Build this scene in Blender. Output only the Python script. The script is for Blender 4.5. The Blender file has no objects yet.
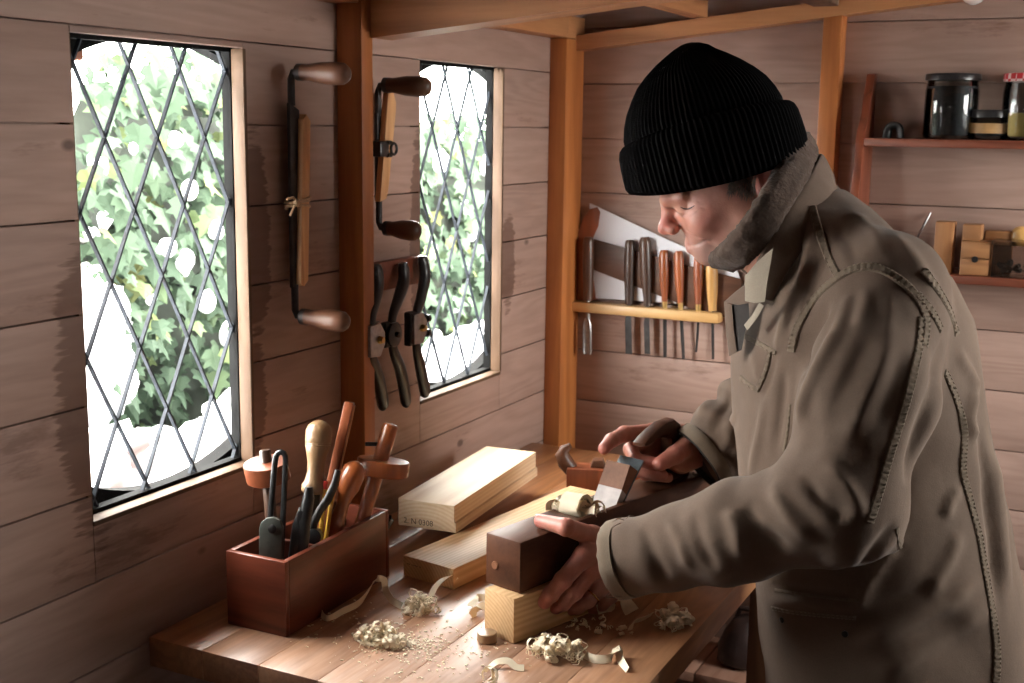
import bpy, bmesh, math, random
import numpy as np
from mathutils import Vector, Matrix
from mathutils.bvhtree import BVHTree
from mathutils.noise import noise as pnoise

SC = bpy.context.scene
COL = SC.collection
rnd = random.Random(7)
PI = math.pi

# ------------------------------------------------------------------ camera
F_PX, CX, CY = 1228.0, 512.0, 341.5           # focal length in pixels of a 1024 x 683 picture
CAM = np.array((1.151, -2.541, 1.58))
def _n(v):
    v = np.array(v, float); return v/np.linalg.norm(v)
_Y = _n((1143-CX, 132.5-CY, F_PX)); _X = -_n((-1960-CX, 92-CY, F_PX))
_X = _n(_X-_Y*_X.dot(_Y)); _Z = np.cross(_X, _Y)
RW = np.array([_X, _Y, -_Z if _Z[1] > 0 else _Z])      # camera axes (right, down, forward) to world
cam_data = bpy.data.cameras.new('camera'); cam = bpy.data.objects.new('camera', cam_data); COL.objects.link(cam)
cam_data.sensor_width = 36.0; cam_data.lens = F_PX/1024*36.0
cam_data.clip_start = .05; cam_data.clip_end = 200
rx, dn, fw = Vector(RW @ (1, 0, 0)), Vector(RW @ (0, 1, 0)), Vector(RW @ (0, 0, 1))
m3 = Matrix((rx, -dn, -fw)).transposed()
cam.matrix_world = Matrix.Translation(Vector(CAM)) @ m3.to_4x4()
cam_data.dof.use_dof = True; cam_data.dof.focus_distance = 1.66; cam_data.dof.aperture_fstop = 9.0
SC.camera = cam
# places measured on the photograph's perspective, as points in the room
def _ray(u, v): return RW @ np.array([(u-CX)/F_PX, (v-CY)/F_PX, 1.0])
def at(u, v, d): return Vector(CAM + _ray(u, v)*d)
def onX(u, v, x=0.0):
    r = _ray(u, v); return Vector(CAM + r*(x-CAM[0])/r[0])
def onY(u, v, y=0.0):
    r = _ray(u, v); return Vector(CAM + r*(y-CAM[1])/r[1])
def onZ(u, v, z): 
    r = _ray(u, v); return Vector(CAM + r*(z-CAM[2])/r[2])

# ------------------------------------------------------------------ light and exposure
SC.view_settings.view_transform = 'Standard'; SC.view_settings.look = 'None'
SC.view_settings.gamma = 1.0; SC.view_settings.use_curve_mapping = False
SC.view_settings.exposure = 0.0
SC.cycles.use_denoising = True
SC.cycles.max_bounces = 8; SC.cycles.diffuse_bounces = 5; SC.cycles.transparent_max_bounces = 16
SC.cycles.sample_clamp_indirect = 6.0
world = bpy.data.worlds.new('overcast_sky'); SC.world = world; world.use_nodes = True
wn = world.node_tree; wn.nodes.clear()
w_out = wn.nodes.new('ShaderNodeOutputWorld'); w_bg = wn.nodes.new('ShaderNodeBackground')
w_bg.inputs[0].default_value = (1.0, 0.955, 0.915, 1); w_bg.inputs[1].default_value = 40.0
wn.links.new(w_bg.outputs[0], w_out.inputs[0])
def portal(name, loc, rot, sx, sy):            # marks a window opening for the sky's sampling, gives no light itself
    l = bpy.data.lights.new(name, 'AREA'); l.shape = 'RECTANGLE'; l.size = sx; l.size_y = sy; l.cycles.is_portal = True
    o = bpy.data.objects.new(name, l); o.location = loc; o.rotation_euler = rot; COL.objects.link(o); return o
RWX, RWY0, RWY1, RWZ0, RWZ1 = 2.15, -.82, -.18, 1.22, 1.90          # window in the right wall
LWX = 0.0
portal('sky_portal', (-.075, -1.235, 1.38), (0, -PI/2, 0), .64, .40)
portal('sky_portal', (-.075, -.41, 1.38), (0, -PI/2, 0), .64, .40)
portal('sky_portal', (RWX+.06, (RWY0+RWY1)/2, (RWZ0+RWZ1)/2), (0, PI/2, 0), RWZ1-RWZ0, RWY1-RWY0)

# ------------------------------------------------------------------ helpers: tags, meshes
def tag(o, label=None, cat=None, group=None, kind=None):
    if label: o['label'] = label
    if cat: o['category'] = cat
    if group: o['group'] = group
    if kind: o['kind'] = kind
    return o
def empty(name, loc, label, cat, group=None, rot=None):
    o = bpy.data.objects.new(name, None); COL.objects.link(o); o.location = loc; o.empty_display_size = .05
    if rot is not None: o.rotation_euler = rot
    return tag(o, label, cat, group)
def adopt(child, parent, local=False):
    child.parent = parent
    if not local:
        m = Matrix.LocRotScale(parent.location, parent.rotation_euler, parent.scale)
        p = parent.parent
        if p is not None: m = Matrix.Identity(4)
        child.matrix_parent_inverse = m.inverted()
    return child
class MB:
    """collects shapes and links them as one mesh object"""
    def __init__(s): s.v = []; s.f = []
    def add(s, vs, fs, M=None):
        b = len(s.v)
        s.v += [tuple(M @ Vector(p)) if M is not None else tuple(p) for p in vs]
        s.f += [tuple(i+b for i in f) for f in fs]; return s
    def box(s, a, b, M=None, bev=0.0):
        x0, y0, z0 = (min(a[i], b[i]) for i in range(3)); x1, y1, z1 = (max(a[i], b[i]) for i in range(3))
        e = min(bev, .49*min(x1-x0, y1-y0, z1-z0))
        if e <= 0:
            return s.add([(x0,y0,z0),(x1,y0,z0),(x1,y1,z0),(x0,y1,z0),(x0,y0,z1),(x1,y0,z1),(x1,y1,z1),(x0,y1,z1)],
                         [(0,3,2,1),(4,5,6,7),(0,1,5,4),(1,2,6,5),(2,3,7,6),(3,0,4,7)], M)
        bm = bmesh.new()
        vs = [bm.verts.new(p) for p in [(x0,y0,z0),(x1,y0,z0),(x1,y1,z0),(x0,y1,z0),(x0,y0,z1),(x1,y0,z1),(x1,y1,z1),(x0,y1,z1)]]
        for f in [(0,3,2,1),(4,5,6,7),(0,1,5,4),(1,2,6,5),(2,3,7,6),(3,0,4,7)]: bm.faces.new([vs[i] for i in f])
        bmesh.ops.bevel(bm, geom=list(bm.edges), offset=e, segments=2, profile=.5, affect='EDGES')
        bm.verts.index_update()
        s.add([v.co[:] for v in bm.verts], [[v.index for v in f.verts] for f in bm.faces], M); bm.free(); return s
    def prism(s, pts, d0, d1, axis='z', M=None, bev=0.0):
        n = len(pts)
        def P(p, d): return {'z': (p[0], p[1], d), 'y': (p[0], d, p[1]), 'x': (d, p[0], p[1])}[axis]
        if bev > 0:
            bm = bmesh.new(); a = [bm.verts.new(P(p, d0)) for p in pts]; b = [bm.verts.new(P(p, d1)) for p in pts]
            caps = [bm.faces.new(a), bm.faces.new(b)]
            for i in range(n): bm.faces.new((a[i], a[(i+1) % n], b[(i+1) % n], b[i]))
            bmesh.ops.recalc_face_normals(bm, faces=bm.faces)
            ed = set(e for f in caps for e in f.edges)
            bmesh.ops.bevel(bm, geom=list(ed), offset=bev, segments=2, profile=.5, affect='EDGES')
            bmesh.ops.triangulate(bm, faces=[f for f in bm.faces if len(f.verts) > 4])
            bm.verts.index_update()
            s.add([v.co[:] for v in bm.verts], [[v.index for v in f.verts] for f in bm.faces], M); bm.free(); return s
        bm = bmesh.new(); a = [bm.verts.new(P(p, d0)) for p in pts]; b = [bm.verts.new(P(p, d1)) for p in pts]
        bm.faces.new(a); bm.faces.new(b)
        for i in range(n): bm.faces.new((a[i], a[(i+1) % n], b[(i+1) % n], b[i]))
        bmesh.ops.recalc_face_normals(bm, faces=bm.faces)
        bmesh.ops.triangulate(bm, faces=[f for f in bm.faces if len(f.verts) > 4])
        bm.verts.index_update()
        s.add([v.co[:] for v in bm.verts], [[v.index for v in f.verts] for f in bm.faces], M); bm.free(); return s
    def lathe(s, prof, p0, axis, seg=24, M=None, sx=1.0, up=None):
        """prof: (distance along axis, radius)"""
        ax = Vector(axis).normalized(); p0 = Vector(p0)
        u = (Vector(up) - ax*ax.dot(Vector(up))).normalized() if up is not None else ax.orthogonal().normalized(); w = ax.cross(u)
        vs, fs = [], []
        for t, r in prof:
            for k in range(seg):
                a = 2*PI*k/seg; vs.append(p0 + ax*t + u*(math.cos(a)*r) + w*(math.sin(a)*r*sx))
        n = len(prof)
        for i in range(n-1):
            for k in range(seg):
                k2 = (k+1) % seg; fs.append((i*seg+k, i*seg+k2, (i+1)*seg+k2, (i+1)*seg+k))
        fs.append(tuple(range(seg-1, -1, -1))); fs.append(tuple((n-1)*seg+k for k in range(seg)))
        return s.add(vs, fs, M)
    def tube(s, pts, r, seg=10, M=None, flat=1.0, up=None, closed=False):
        """swept tube; r number or list; flat squeezes the second axis"""
        P = [Vector(p) for p in pts]; n = len(P)
        R = r if isinstance(r, (list, tuple)) else [r]*n
        vs, fs = [], []; u = None
        for i in range(n):
            if closed: t = (P[(i+1) % n]-P[(i-1) % n])
            else: t = (P[min(i+1, n-1)]-P[max(i-1, 0)])
            if t.length < 1e-9: t = Vector((0, 0, 1))
            t.normalize()
            if up is not None:
                q = Vector(up[i] if isinstance(up, list) else up); u = q - t*t.dot(q)
            elif u is None: u = t.orthogonal()
            else: u = u - t*t.dot(u)
            u = u.normalized(); w = t.cross(u)
            for k in range(seg):
                a = 2*PI*k/seg; vs.append(P[i] + u*(math.cos(a)*R[i]) + w*(math.sin(a)*R[i]*flat))
        for i in range(n if closed else n-1):
            j = (i+1) % n
            for k in range(seg):
                k2 = (k+1) % seg; fs.append((i*seg+k, i*seg+k2, j*seg+k2, j*seg+k))
        if not closed:
            fs.append(tuple(range(seg-1, -1, -1))); fs.append(tuple((n-1)*seg+k for k in range(seg)))
        return s.add(vs, fs, M)
    def ribbon(s, pts, wid, sides, th=.0006, M=None):
        """thin strip with thickness; sides gives the width direction at each point"""
        P = [Vector(p) for p in pts]; n = len(P); vs, fs = [], []
        for i in range(n):
            t = (P[min(i+1, n-1)]-P[max(i-1, 0)]).normalized()
            sd = Vector(sides[i] if isinstance(sides, list) else sides); sd = (sd - t*t.dot(sd)).normalized()
            nn = t.cross(sd); w = wid[i] if isinstance(wid, (list, tuple)) else wid
            for a, b in ((-1, -1), (1, -1), (1, 1), (-1, 1)): vs.append(P[i] + sd*(a*w/2) + nn*(b*th/2))
        for i in range(n-1):
            for k in range(4): fs.append((i*4+k, i*4+(k+1) % 4, (i+1)*4+(k+1) % 4, (i+1)*4+k))
        fs.append((3, 2, 1, 0)); fs.append(tuple((n-1)*4+k for k in range(4)))
        return s.add(vs, fs, M)
    def sphere(s, c, r, seg=16, rings=10, M=None, sc=(1, 1, 1)):
        c = Vector(c); prof = [(-math.cos(PI*i/rings), max(math.sin(PI*i/rings), .02)) for i in range(rings+1)]
        vs, fs = [], []
        for t, q in prof:
            for k in range(seg):
                a = 2*PI*k/seg; vs.append(c + Vector((math.cos(a)*q*r*sc[0], math.sin(a)*q*r*sc[1], t*r*sc[2])))
        for i in range(rings):
            for k in range(seg):
                k2 = (k+1) % seg; fs.append((i*seg+k, i*seg+k2, (i+1)*seg+k2, (i+1)*seg+k))
        fs.append(tuple(range(seg-1, -1, -1))); fs.append(tuple(rings*seg+k for k in range(seg)))
        return s.add(vs, fs, M)
    def build(s, name, mat, parent=None, local=False, ang=35, smooth=True):
        me = bpy.data.meshes.new(name); me.from_pydata([tuple(v) for v in s.v], [], [tuple(f) for f in s.f]); me.update()
        bm = bmesh.new(); bm.from_mesh(me); bmesh.ops.recalc_face_normals(bm, faces=bm.faces); bm.to_mesh(me); bm.free()
        if smooth:
            me.polygons.foreach_set('use_smooth', [True]*len(me.polygons)); me.set_sharp_from_angle(angle=math.radians(ang))
        me.materials.append(mat)
        o = bpy.data.objects.new(name, me); COL.objects.link(o)
        if parent is not None: adopt(o, parent, local)
        return o
def struct(o, label=None): return tag(o, label, None, None, 'structure')
def frame_M(origin, x, y):
    """matrix with local x, y along the given directions"""
    x = Vector(x).normalized(); y = Vector(y); y = (y - x*x.dot(y)).normalized(); z = x.cross(y)
    m = Matrix((x, y, z)).transposed().to_4x4(); m.translation = Vector(origin); return m
def dup(root, M, label, group=None):
    """a copy of a thing and its parts and sub-parts, moved by the matrix M"""
    c = root.copy(); COL.objects.link(c); c.matrix_world = M @ root.matrix_basis
    c['label'] = label
    if group: c['group'] = group
    for ch in root.children:
        k = ch.copy(); COL.objects.link(k); k.parent = c; k.matrix_parent_inverse = ch.matrix_parent_inverse.copy()
        for g in ch.children:
            d = g.copy(); COL.objects.link(d); d.parent = k; d.matrix_parent_inverse = g.matrix_parent_inverse.copy()
    return c

# ------------------------------------------------------------------ materials
def mat_new(name):
    m = bpy.data.materials.new(name); m.use_nodes = True; nt = m.node_tree
    b = nt.nodes['Principled BSDF']; return m, nt, b
def N(nt, t, **kw):
    n = nt.nodes.new(t)
    for k, v in kw.items(): setattr(n, k, v)
    return n
def math_n(nt, op, a, b=None):
    n = N(nt, 'ShaderNodeMath', operation=op)
    for i, v in enumerate((a, b)):
        if v is None: continue
        if isinstance(v, (int, float)): n.inputs[i].default_value = v
        else: nt.links.new(v, n.inputs[i])
    return n.outputs[0]
def ramp(nt, fac, stops):
    r = N(nt, 'ShaderNodeValToRGB'); e = r.color_ramp.elements
    while len(e) < len(stops): e.new(.5)
    for el, (p, c) in zip(e, stops): el.position = p; el.color = (*c, 1)
    nt.links.new(fac, r.inputs[0]); return r.outputs[0]
def mixc(nt, fac, a, b, mode='MIX'):
    m = N(nt, 'ShaderNodeMix', data_type='RGBA', blend_type=mode)
    for sock, v in ((m.inputs[0], fac), (m.inputs[6], a), (m.inputs[7], b)):
        if isinstance(v, (int, float)): sock.default_value = v
        elif isinstance(v, tuple): sock.default_value = (*v, 1)
        else: nt.links.new(v, sock)
    return m.outputs[2]
def bump(nt, b, h, strength=.3, dist=.002):
    bn = N(nt, 'ShaderNodeBump'); bn.inputs['Strength'].default_value = strength; bn.inputs['Distance'].default_value = dist
    nt.links.new(h, bn.inputs['Height']); nt.links.new(bn.outputs[0], b.inputs['Normal']); return bn
def plain(name, c, rough=.5, metal=0.0, var=.12, sc=30, bs=0.0, spec=.5, bscale=None):
    m, nt, b = mat_new(name); tc = N(nt, 'ShaderNodeTexCoord'); no = N(nt, 'ShaderNodeTexNoise')
    no.inputs['Scale'].default_value = sc; no.inputs['Detail'].default_value = 5
    nt.links.new(tc.outputs['Object'], no.inputs['Vector'])
    lo = tuple(x*(1-var) for x in c); hi = tuple(min(1, x*(1+var)) for x in c)
    nt.links.new(ramp(nt, no.outputs[0], [(.3, lo), (.7, hi)]), b.inputs['Base Color'])
    b.inputs['Roughness'].default_value = rough; b.inputs['Metallic'].default_value = metal
    b.inputs['Specular IOR Level'].default_value = spec
    if bs > 0:
        n2 = N(nt, 'ShaderNodeTexNoise'); n2.inputs['Scale'].default_value = bscale or sc*6; n2.inputs['Detail'].default_value = 3
        nt.links.new(tc.outputs['Object'], n2.inputs['Vector']); bump(nt, b, n2.outputs[0], bs, .001)
    return m
def wood(name, c1, c2, axis='Y', rough=.5, ring=38, stretch=9, bs=.15, coat=0.0, knots=0.0, contrast=1.0, spec=.5, rings=None):
    """grain runs along the axis, in object coordinates"""
    m, nt, b = mat_new(name); tc = N(nt, 'ShaderNodeTexCoord'); mp = N(nt, 'ShaderNodeMapping')
    s = [1.0, 1.0, 1.0]; s['XYZ'.index(axis)] = 1.0/stretch; mp.inputs['Scale'].default_value = s
    nt.links.new(tc.outputs['Object'], mp.inputs['Vector'])
    oi = N(nt, 'ShaderNodeObjectInfo'); off = N(nt, 'ShaderNodeVectorMath', operation='ADD')
    sc_ = N(nt, 'ShaderNodeVectorMath', operation='SCALE'); sc_.inputs['Scale'].default_value = 1.0
    cb = N(nt, 'ShaderNodeCombineXYZ')
    for i in range(3): nt.links.new(math_n(nt, 'MULTIPLY', oi.outputs['Random'], 3.1+i), cb.inputs[i])
    nt.links.new(mp.outputs[0], off.inputs[0]); nt.links.new(cb.outputs[0], off.inputs[1])
    n1 = N(nt, 'ShaderNodeTexNoise'); n1.inputs['Scale'].default_value = 6; n1.inputs['Detail'].default_value = 3; n1.inputs['Distortion'].default_value = .4
    nt.links.new(off.outputs[0], n1.inputs['Vector'])
    wv = math_n(nt, 'SINE', math_n(nt, 'MULTIPLY', n1.outputs[0], ring*2.0))
    if rings:
        sx_ = N(nt, 'ShaderNodeSeparateXYZ'); nt.links.new(tc.outputs['Object'], sx_.inputs[0])
        dx_, dz_ = math_n(nt, 'SUBTRACT', sx_.outputs[0], rings[0]), math_n(nt, 'SUBTRACT', sx_.outputs[2], rings[1])
        rr_ = math_n(nt, 'SQRT', math_n(nt, 'ADD', math_n(nt, 'MULTIPLY', dx_, dx_), math_n(nt, 'MULTIPLY', dz_, dz_)))
        wv = math_n(nt, 'SINE', math_n(nt, 'ADD', math_n(nt, 'MULTIPLY', rr_, rings[2]), math_n(nt, 'MULTIPLY', n1.outputs[0], 9.0)))
    n2 = N(nt, 'ShaderNodeTexNoise'); n2.inputs['Scale'].default_value = 170; n2.inputs['Detail'].default_value = 4
    nt.links.new(off.outputs[0], n2.inputs['Vector'])
    f = math_n(nt, 'ADD', math_n(nt, 'MULTIPLY', wv, .28*contrast), math_n(nt, 'ADD', math_n(nt, 'MULTIPLY', n2.outputs[0], .7*contrast), .5-.35*contrast))
    n3 = N(nt, 'ShaderNodeTexNoise'); n3.inputs['Scale'].default_value = 4; n3.inputs['Detail'].default_value = 2
    nt.links.new(tc.outputs['Object'], n3.inputs['Vector'])
    f = math_n(nt, 'ADD', f, math_n(nt, 'MULTIPLY', math_n(nt, 'SUBTRACT', n3.outputs[0], .5), .5))
    col = ramp(nt, f, [(.1, c2), (.9, c1)])
    if knots > 0:
        vo = N(nt, 'ShaderNodeTexVoronoi'); vo.inputs['Scale'].default_value = knots
        mk = N(nt, 'ShaderNodeMapping'); k = [1.0]*3; k['XYZ'.index(axis)] = .6; mk.inputs['Scale'].default_value = k
        nt.links.new(tc.outputs['Object'], mk.inputs['Vector']); nt.links.new(mk.outputs[0], vo.inputs['Vector'])
        kf = ramp(nt, vo.outputs['Distance'], [(.03, (1, 1, 1)), (.09, (0, 0, 0))])
        col = mixc(nt, math_n(nt, 'MULTIPLY', kf, .75), col, tuple(x*.35 for x in c2))
    nt.links.new(col, b.inputs['Base Color'])
    b.inputs['Roughness'].default_value = rough; b.inputs['Specular IOR Level'].default_value = spec
    if coat: b.inputs['Coat Weight'].default_value = coat; b.inputs['Coat Roughness'].default_value = .25
    if bs: bump(nt, b, f, bs, .0012)
    return m
def boards_mat(name, along, pitch, z0, c1, c2, bare, knots=True, stains=()):
    """limewashed pine boards: grain along an axis, each board with its own tone, knots and worn bare patches"""
    m, nt, b = mat_new(name); tc = N(nt, 'ShaderNodeTexCoord'); sp = N(nt, 'ShaderNodeSeparateXYZ')
    nt.links.new(tc.outputs['Object'], sp.inputs[0])
    A = sp.outputs['XYZ'.index(along)]; Z = sp.outputs[2]
    row = math_n(nt, 'FLOOR', math_n(nt, 'DIVIDE', math_n(nt, 'SUBTRACT', Z, z0), pitch))
    wn_ = N(nt, 'ShaderNodeTexWhiteNoise', noise_dimensions='1D'); nt.links.new(row, wn_.inputs['W'])
    cb = N(nt, 'ShaderNodeCombineXYZ')
    nt.links.new(math_n(nt, 'ADD', math_n(nt, 'MULTIPLY', A, .12), math_n(nt, 'MULTIPLY', wn_.outputs[0], 37)), cb.inputs[0])
    nt.links.new(Z, cb.inputs[1]); nt.links.new(row, cb.inputs[2])
    n1 = N(nt, 'ShaderNodeTexNoise'); n1.inputs['Scale'].default_value = 9; n1.inputs['Detail'].default_value = 3; n1.inputs['Distortion'].default_value = .5
    nt.links.new(cb.outputs[0], n1.inputs['Vector'])
    wv = math_n(nt, 'SINE', math_n(nt, 'MULTIPLY', n1.outputs[0], 60))
    n2 = N(nt, 'ShaderNodeTexNoise'); n2.inputs['Scale'].default_value = 130; n2.inputs['Detail'].default_value = 4
    nt.links.new(cb.outputs[0], n2.inputs['Vector'])
    f = math_n(nt, 'ADD', math_n(nt, 'ADD', math_n(nt, 'MULTIPLY', wv, .13), math_n(nt, 'MULTIPLY', n2.outputs[0], .5)), math_n(nt, 'MULTIPLY', wn_.outputs[0], .35))
    col = ramp(nt, f, [(.1, c2), (.75, c1)])
    # worn patches where the wash has gone
    cb2 = N(nt, 'ShaderNodeCombineXYZ')
    nt.links.new(math_n(nt, 'MULTIPLY', A, .35), cb2.inputs[0]); nt.links.new(Z, cb2.inputs[1]); nt.links.new(row, cb2.inputs[2])
    n3 = N(nt, 'ShaderNodeTexNoise'); n3.inputs['Scale'].default_value = 7; n3.inputs['Detail'].default_value = 6; n3.inputs['Roughness'].default_value = .65
    nt.links.new(cb2.outputs[0], n3.inputs['Vector'])
    wear = ramp(nt, math_n(nt, 'ADD', n3.outputs[0], math_n(nt, 'MULTIPLY', math_n(nt, 'SUBTRACT', n2.outputs[0], .5), .22)), [(.60, (0, 0, 0)), (.68, (1, 1, 1))])
    col = mixc(nt, math_n(nt, 'MULTIPLY', wear, .6), col, bare)
    for (sa, sz, ra, rz) in stains:              # worn, damp-stained wood beside the windows
        da = math_n(nt, 'DIVIDE', math_n(nt, 'SUBTRACT', A, sa), ra); dz = math_n(nt, 'DIVIDE', math_n(nt, 'SUBTRACT', Z, sz), rz)
        q = math_n(nt, 'SUBTRACT', 1.0, math_n(nt, 'ADD', math_n(nt, 'MULTIPLY', da, da), math_n(nt, 'MULTIPLY', dz, dz)))
        st = ramp(nt, math_n(nt, 'ADD', math_n(nt, 'MULTIPLY', q, .45), math_n(nt, 'ADD', math_n(nt, 'MULTIPLY', n3.outputs[0], .55), math_n(nt, 'MULTIPLY', math_n(nt, 'SUBTRACT', n2.outputs[0], .5), .5))), [(.46, (0, 0, 0)), (.54, (1, 1, 1))])
        col = mixc(nt, math_n(nt, 'MULTIPLY', st, .75), col, tuple(x*.8 for x in bare))
    if knots:
        cb3 = N(nt, 'ShaderNodeCombineXYZ')
        nt.links.new(math_n(nt, 'MULTIPLY', A, .6), cb3.inputs[0]); nt.links.new(Z, cb3.inputs[1]); nt.links.new(math_n(nt, 'MULTIPLY', row, .37), cb3.inputs[2])
        vo = N(nt, 'ShaderNodeTexVoronoi'); vo.inputs['Scale'].default_value = 7.5
        nt.links.new(cb3.outputs[0], vo.inputs['Vector'])
        kf = ramp(nt, vo.outputs['Distance'], [(.035, (1, 1, 1)), (.07, (0, 0, 0))])
        col = mixc(nt, math_n(nt, 'MULTIPLY', kf, .75), col, tuple(x*.35 for x in bare))
    nt.links.new(col, b.inputs['Base Color']); b.inputs['Roughness'].default_value = .62
    bump(nt, b, f, .25, .0012)
    return m
def glass(name, tint=(1, 1, 1), rough=0.0, refl=.10):
    m = bpy.data.materials.new(name); m.use_nodes = True; nt = m.node_tree; nt.nodes.clear()
    o = N(nt, 'ShaderNodeOutputMaterial'); tr = N(nt, 'ShaderNodeBsdfTransparent'); tr.inputs[0].default_value = (*tint, 1)
    gl = N(nt, 'ShaderNodeBsdfGlossy'); gl.inputs['Roughness'].default_value = rough
    no = N(nt, 'ShaderNodeTexNoise'); no.inputs['Scale'].default_value = 14
    tc = N(nt, 'ShaderNodeTexCoord'); nt.links.new(tc.outputs['Object'], no.inputs['Vector'])
    lw = N(nt, 'ShaderNodeLayerWeight'); lw.inputs['Blend'].default_value = refl
    bn = N(nt, 'ShaderNodeBump'); bn.inputs['Strength'].default_value = .05; nt.links.new(no.outputs[0], bn.inputs['Height'])
    nt.links.new(bn.outputs[0], gl.inputs['Normal'])
    mx = N(nt, 'ShaderNodeMixShader'); nt.links.new(lw.outputs['Fresnel'], mx.inputs[0])
    nt.links.new(tr.outputs[0], mx.inputs[1]); nt.links.new(gl.outputs[0], mx.inputs[2]); nt.links.new(mx.outputs[0], o.inputs[0]); return m

LP, LZ0 = .1165, 1.341-.1165*12            # board pitch and first joint of the left wall
BP, BZ0 = .1187, 1.432-.1187*13
WASH1, WASH2, BARE = (.385, .256, .208), (.27, .172, .137), (.13, .062, .041)
M = {}
M['wall_l'] = boards_mat('limewashed_boards_left', 'Y', LP, LZ0, WASH1, WASH2, BARE, stains=((-1.435, 1.24, .070, .24), (-1.10, 1.42, .045, .22), (-1.11, 1.18, .04, .12), (-.64, 1.35, .035, .3), (-.28, 1.30, .04, .15)))
M['wall_b'] = boards_mat('limewashed_boards_back', 'X', BP, BZ0, WASH1, WASH2, BARE)
M['dark_b'] = wood('dark_unseen_boards', (.07, .042, .03), (.045, .026, .018), 'Y', .8)  # for the unseen walls, coloured dark to cut bounced light
M['roof'] = wood('dark_roof_boards', (.16, .085, .05), (.09, .045, .025), 'X', .8)
M['post'] = wood('orange_pine_post', (.46, .165, .045), (.30, .095, .025), 'Z', .45, ring=24, stretch=14, knots=3.2)
M['beam_x'] = wood('orange_pine_beam', (.52, .24, .10), (.34, .14, .055), 'X', .5, ring=24, stretch=14, knots=3.0)
M['beam_y'] = wood('orange_pine_beam_long', (.52, .24, .10), (.34, .14, .055), 'Y', .5, ring=24, stretch=14, knots=3.0)
M['jamb'] = wood('raw_pine_edge', (.135, .074, .036), (.085, .044, .022), 'Z', .7, ring=14, stretch=8)
M['floor'] = wood('floor_boards', (.20, .11, .07), (.13, .065, .04), 'Y', .6)
M['lead'] = plain('lead_came', (.030, .036, .046), .6, 0, .3, 60, spec=.25)
M['black_frame'] = plain('dark_window_frame', (.005, .005, .005), .8, 0, .4, 30, .2, spec=.1)
M['brick'] = plain('old_red_brick', (.40, .16, .10), .9, 0, .3, 60, .4)
M['snow'] = plain('snow', (.86, .88, .92), .6, 0, .03, 20, .3)
M['glass'] = glass('window_glass', (.97, .985, .98), .02, .025)

# ------------------------------------------------------------------ the room: walls
def wall_boards(m, along, rows, span, holes, t0, t1, gap=.0022):
    """tongued boards, one chamfered board per row, cut round the holes; along 'Y' (wall in x) or 'X' (wall in y)"""
    for z0, z1 in rows:
        cuts = sorted(set([span[0], span[1]] + [h for a, b, c, d in holes if c < z1-1e-4 and d > z0+1e-4 for h in (a, b)]))
        for a, b in zip(cuts[:-1], cuts[1:]):
            mid = (a+b)/2
            pieces = [(z0, z1)]
            for ha, hb, hc, hd in holes:
                if ha < mid < hb:
                    q = []
                    for p0, p1 in pieces:
                        if hd <= p0 or hc >= p1: q.append((p0, p1)); continue
                        if hc > p0: q.append((p0, hc))
                        if hd < p1: q.append((hd, p1))
                    pieces = q
            for p0, p1 in pieces:
                if p1-p0 < .003: continue
                g = min(gap/2, (p1-p0)*.2)
                if along == 'Y': m.box((t0, a+.0004, p0+g), (t1, b-.0004, p1-g), bev=.0012)
                else: m.box((a+.0004, t0, p0+g), (b-.0004, t1, p1-g), bev=.0012)
def rows_of(z0, pitch, lo, hi):
    out = []; k = math.floor((lo-z0)/pitch)
    while z0+k*pitch < hi:
        a, b = max(lo, z0+k*pitch), min(hi, z0+(k+1)*pitch)
        if b-a > .004: out.append((a, b))
        k += 1
    return out
ROOM_Y0, ROOM_TOP = -3.3, 1.80
W1 = (-1.438, -1.118, 1.073, 1.681); W2 = (-.632, -.311, 1.072, 1.690)
m = MB(); wall_boards(m, 'Y', rows_of(LZ0, LP, 0, 1.80), (ROOM_Y0, -.004), [W1, W2], -.016, 0)
m.box((-.022, ROOM_Y0, 0), (-.017, W1[0]-.004, 1.80)).box((-.022, W1[1]+.004, 0), (-.017, W2[0]-.004, 1.80)).box((-.022, W2[1]+.004, 0), (-.017, 0, 1.80))
m.box((-.022, W1[0]-.004, 0), (-.017, W1[1]+.004, W1[2]-.004)).box((-.022, W2[0]-.004, 0), (-.017, W2[1]+.004, W2[2]-.004))
m.box((-.022, W1[0]-.004, W1[3]+.004), (-.017, W1[1]+.004, 1.80)).box((-.022, W2[0]-.004, W2[3]+.004), (-.017, W2[1]+.004, 1.80))
struct(m.build('wall_left', M['wall_l']), 'left wall of limewashed pine boards with two leaded windows')
m = MB(); wall_boards(m, 'X', rows_of(BZ0, BP, 0, 2.10), (-.02, RWX), [], 0, .016); m.box((-.02, .017, 0), (RWX+.02, .03, 2.1))
struct(m.build('wall_back', M['wall_b']), 'back wall of limewashed pine boards')
HR = (RWY0, RWY1, RWZ0, RWZ1)
m = MB(); wall_boards(m, 'Y', rows_of(LZ0, LP, 0, 2.10), (ROOM_Y0, 0), [HR], RWX, RWX+.03)
struct(m.build('wall_right', M['dark_b']))
m = MB(); wall_boards(m, 'X', rows_of(BZ0, BP, 0, 2.1), (-.02, RWX+.02), [], ROOM_Y0-.03, ROOM_Y0)
struct(m.build('wall_front', M['dark_b']))
m = MB()
for k in range(20):
    x = -.02+k*.115; 
    if x < RWX+.02: m.box((x, ROOM_Y0-.03, -.03), (min(x+.113, RWX+.03), .03, 0), bev=.001)
struct(m.build('floor', M['floor']))
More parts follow.
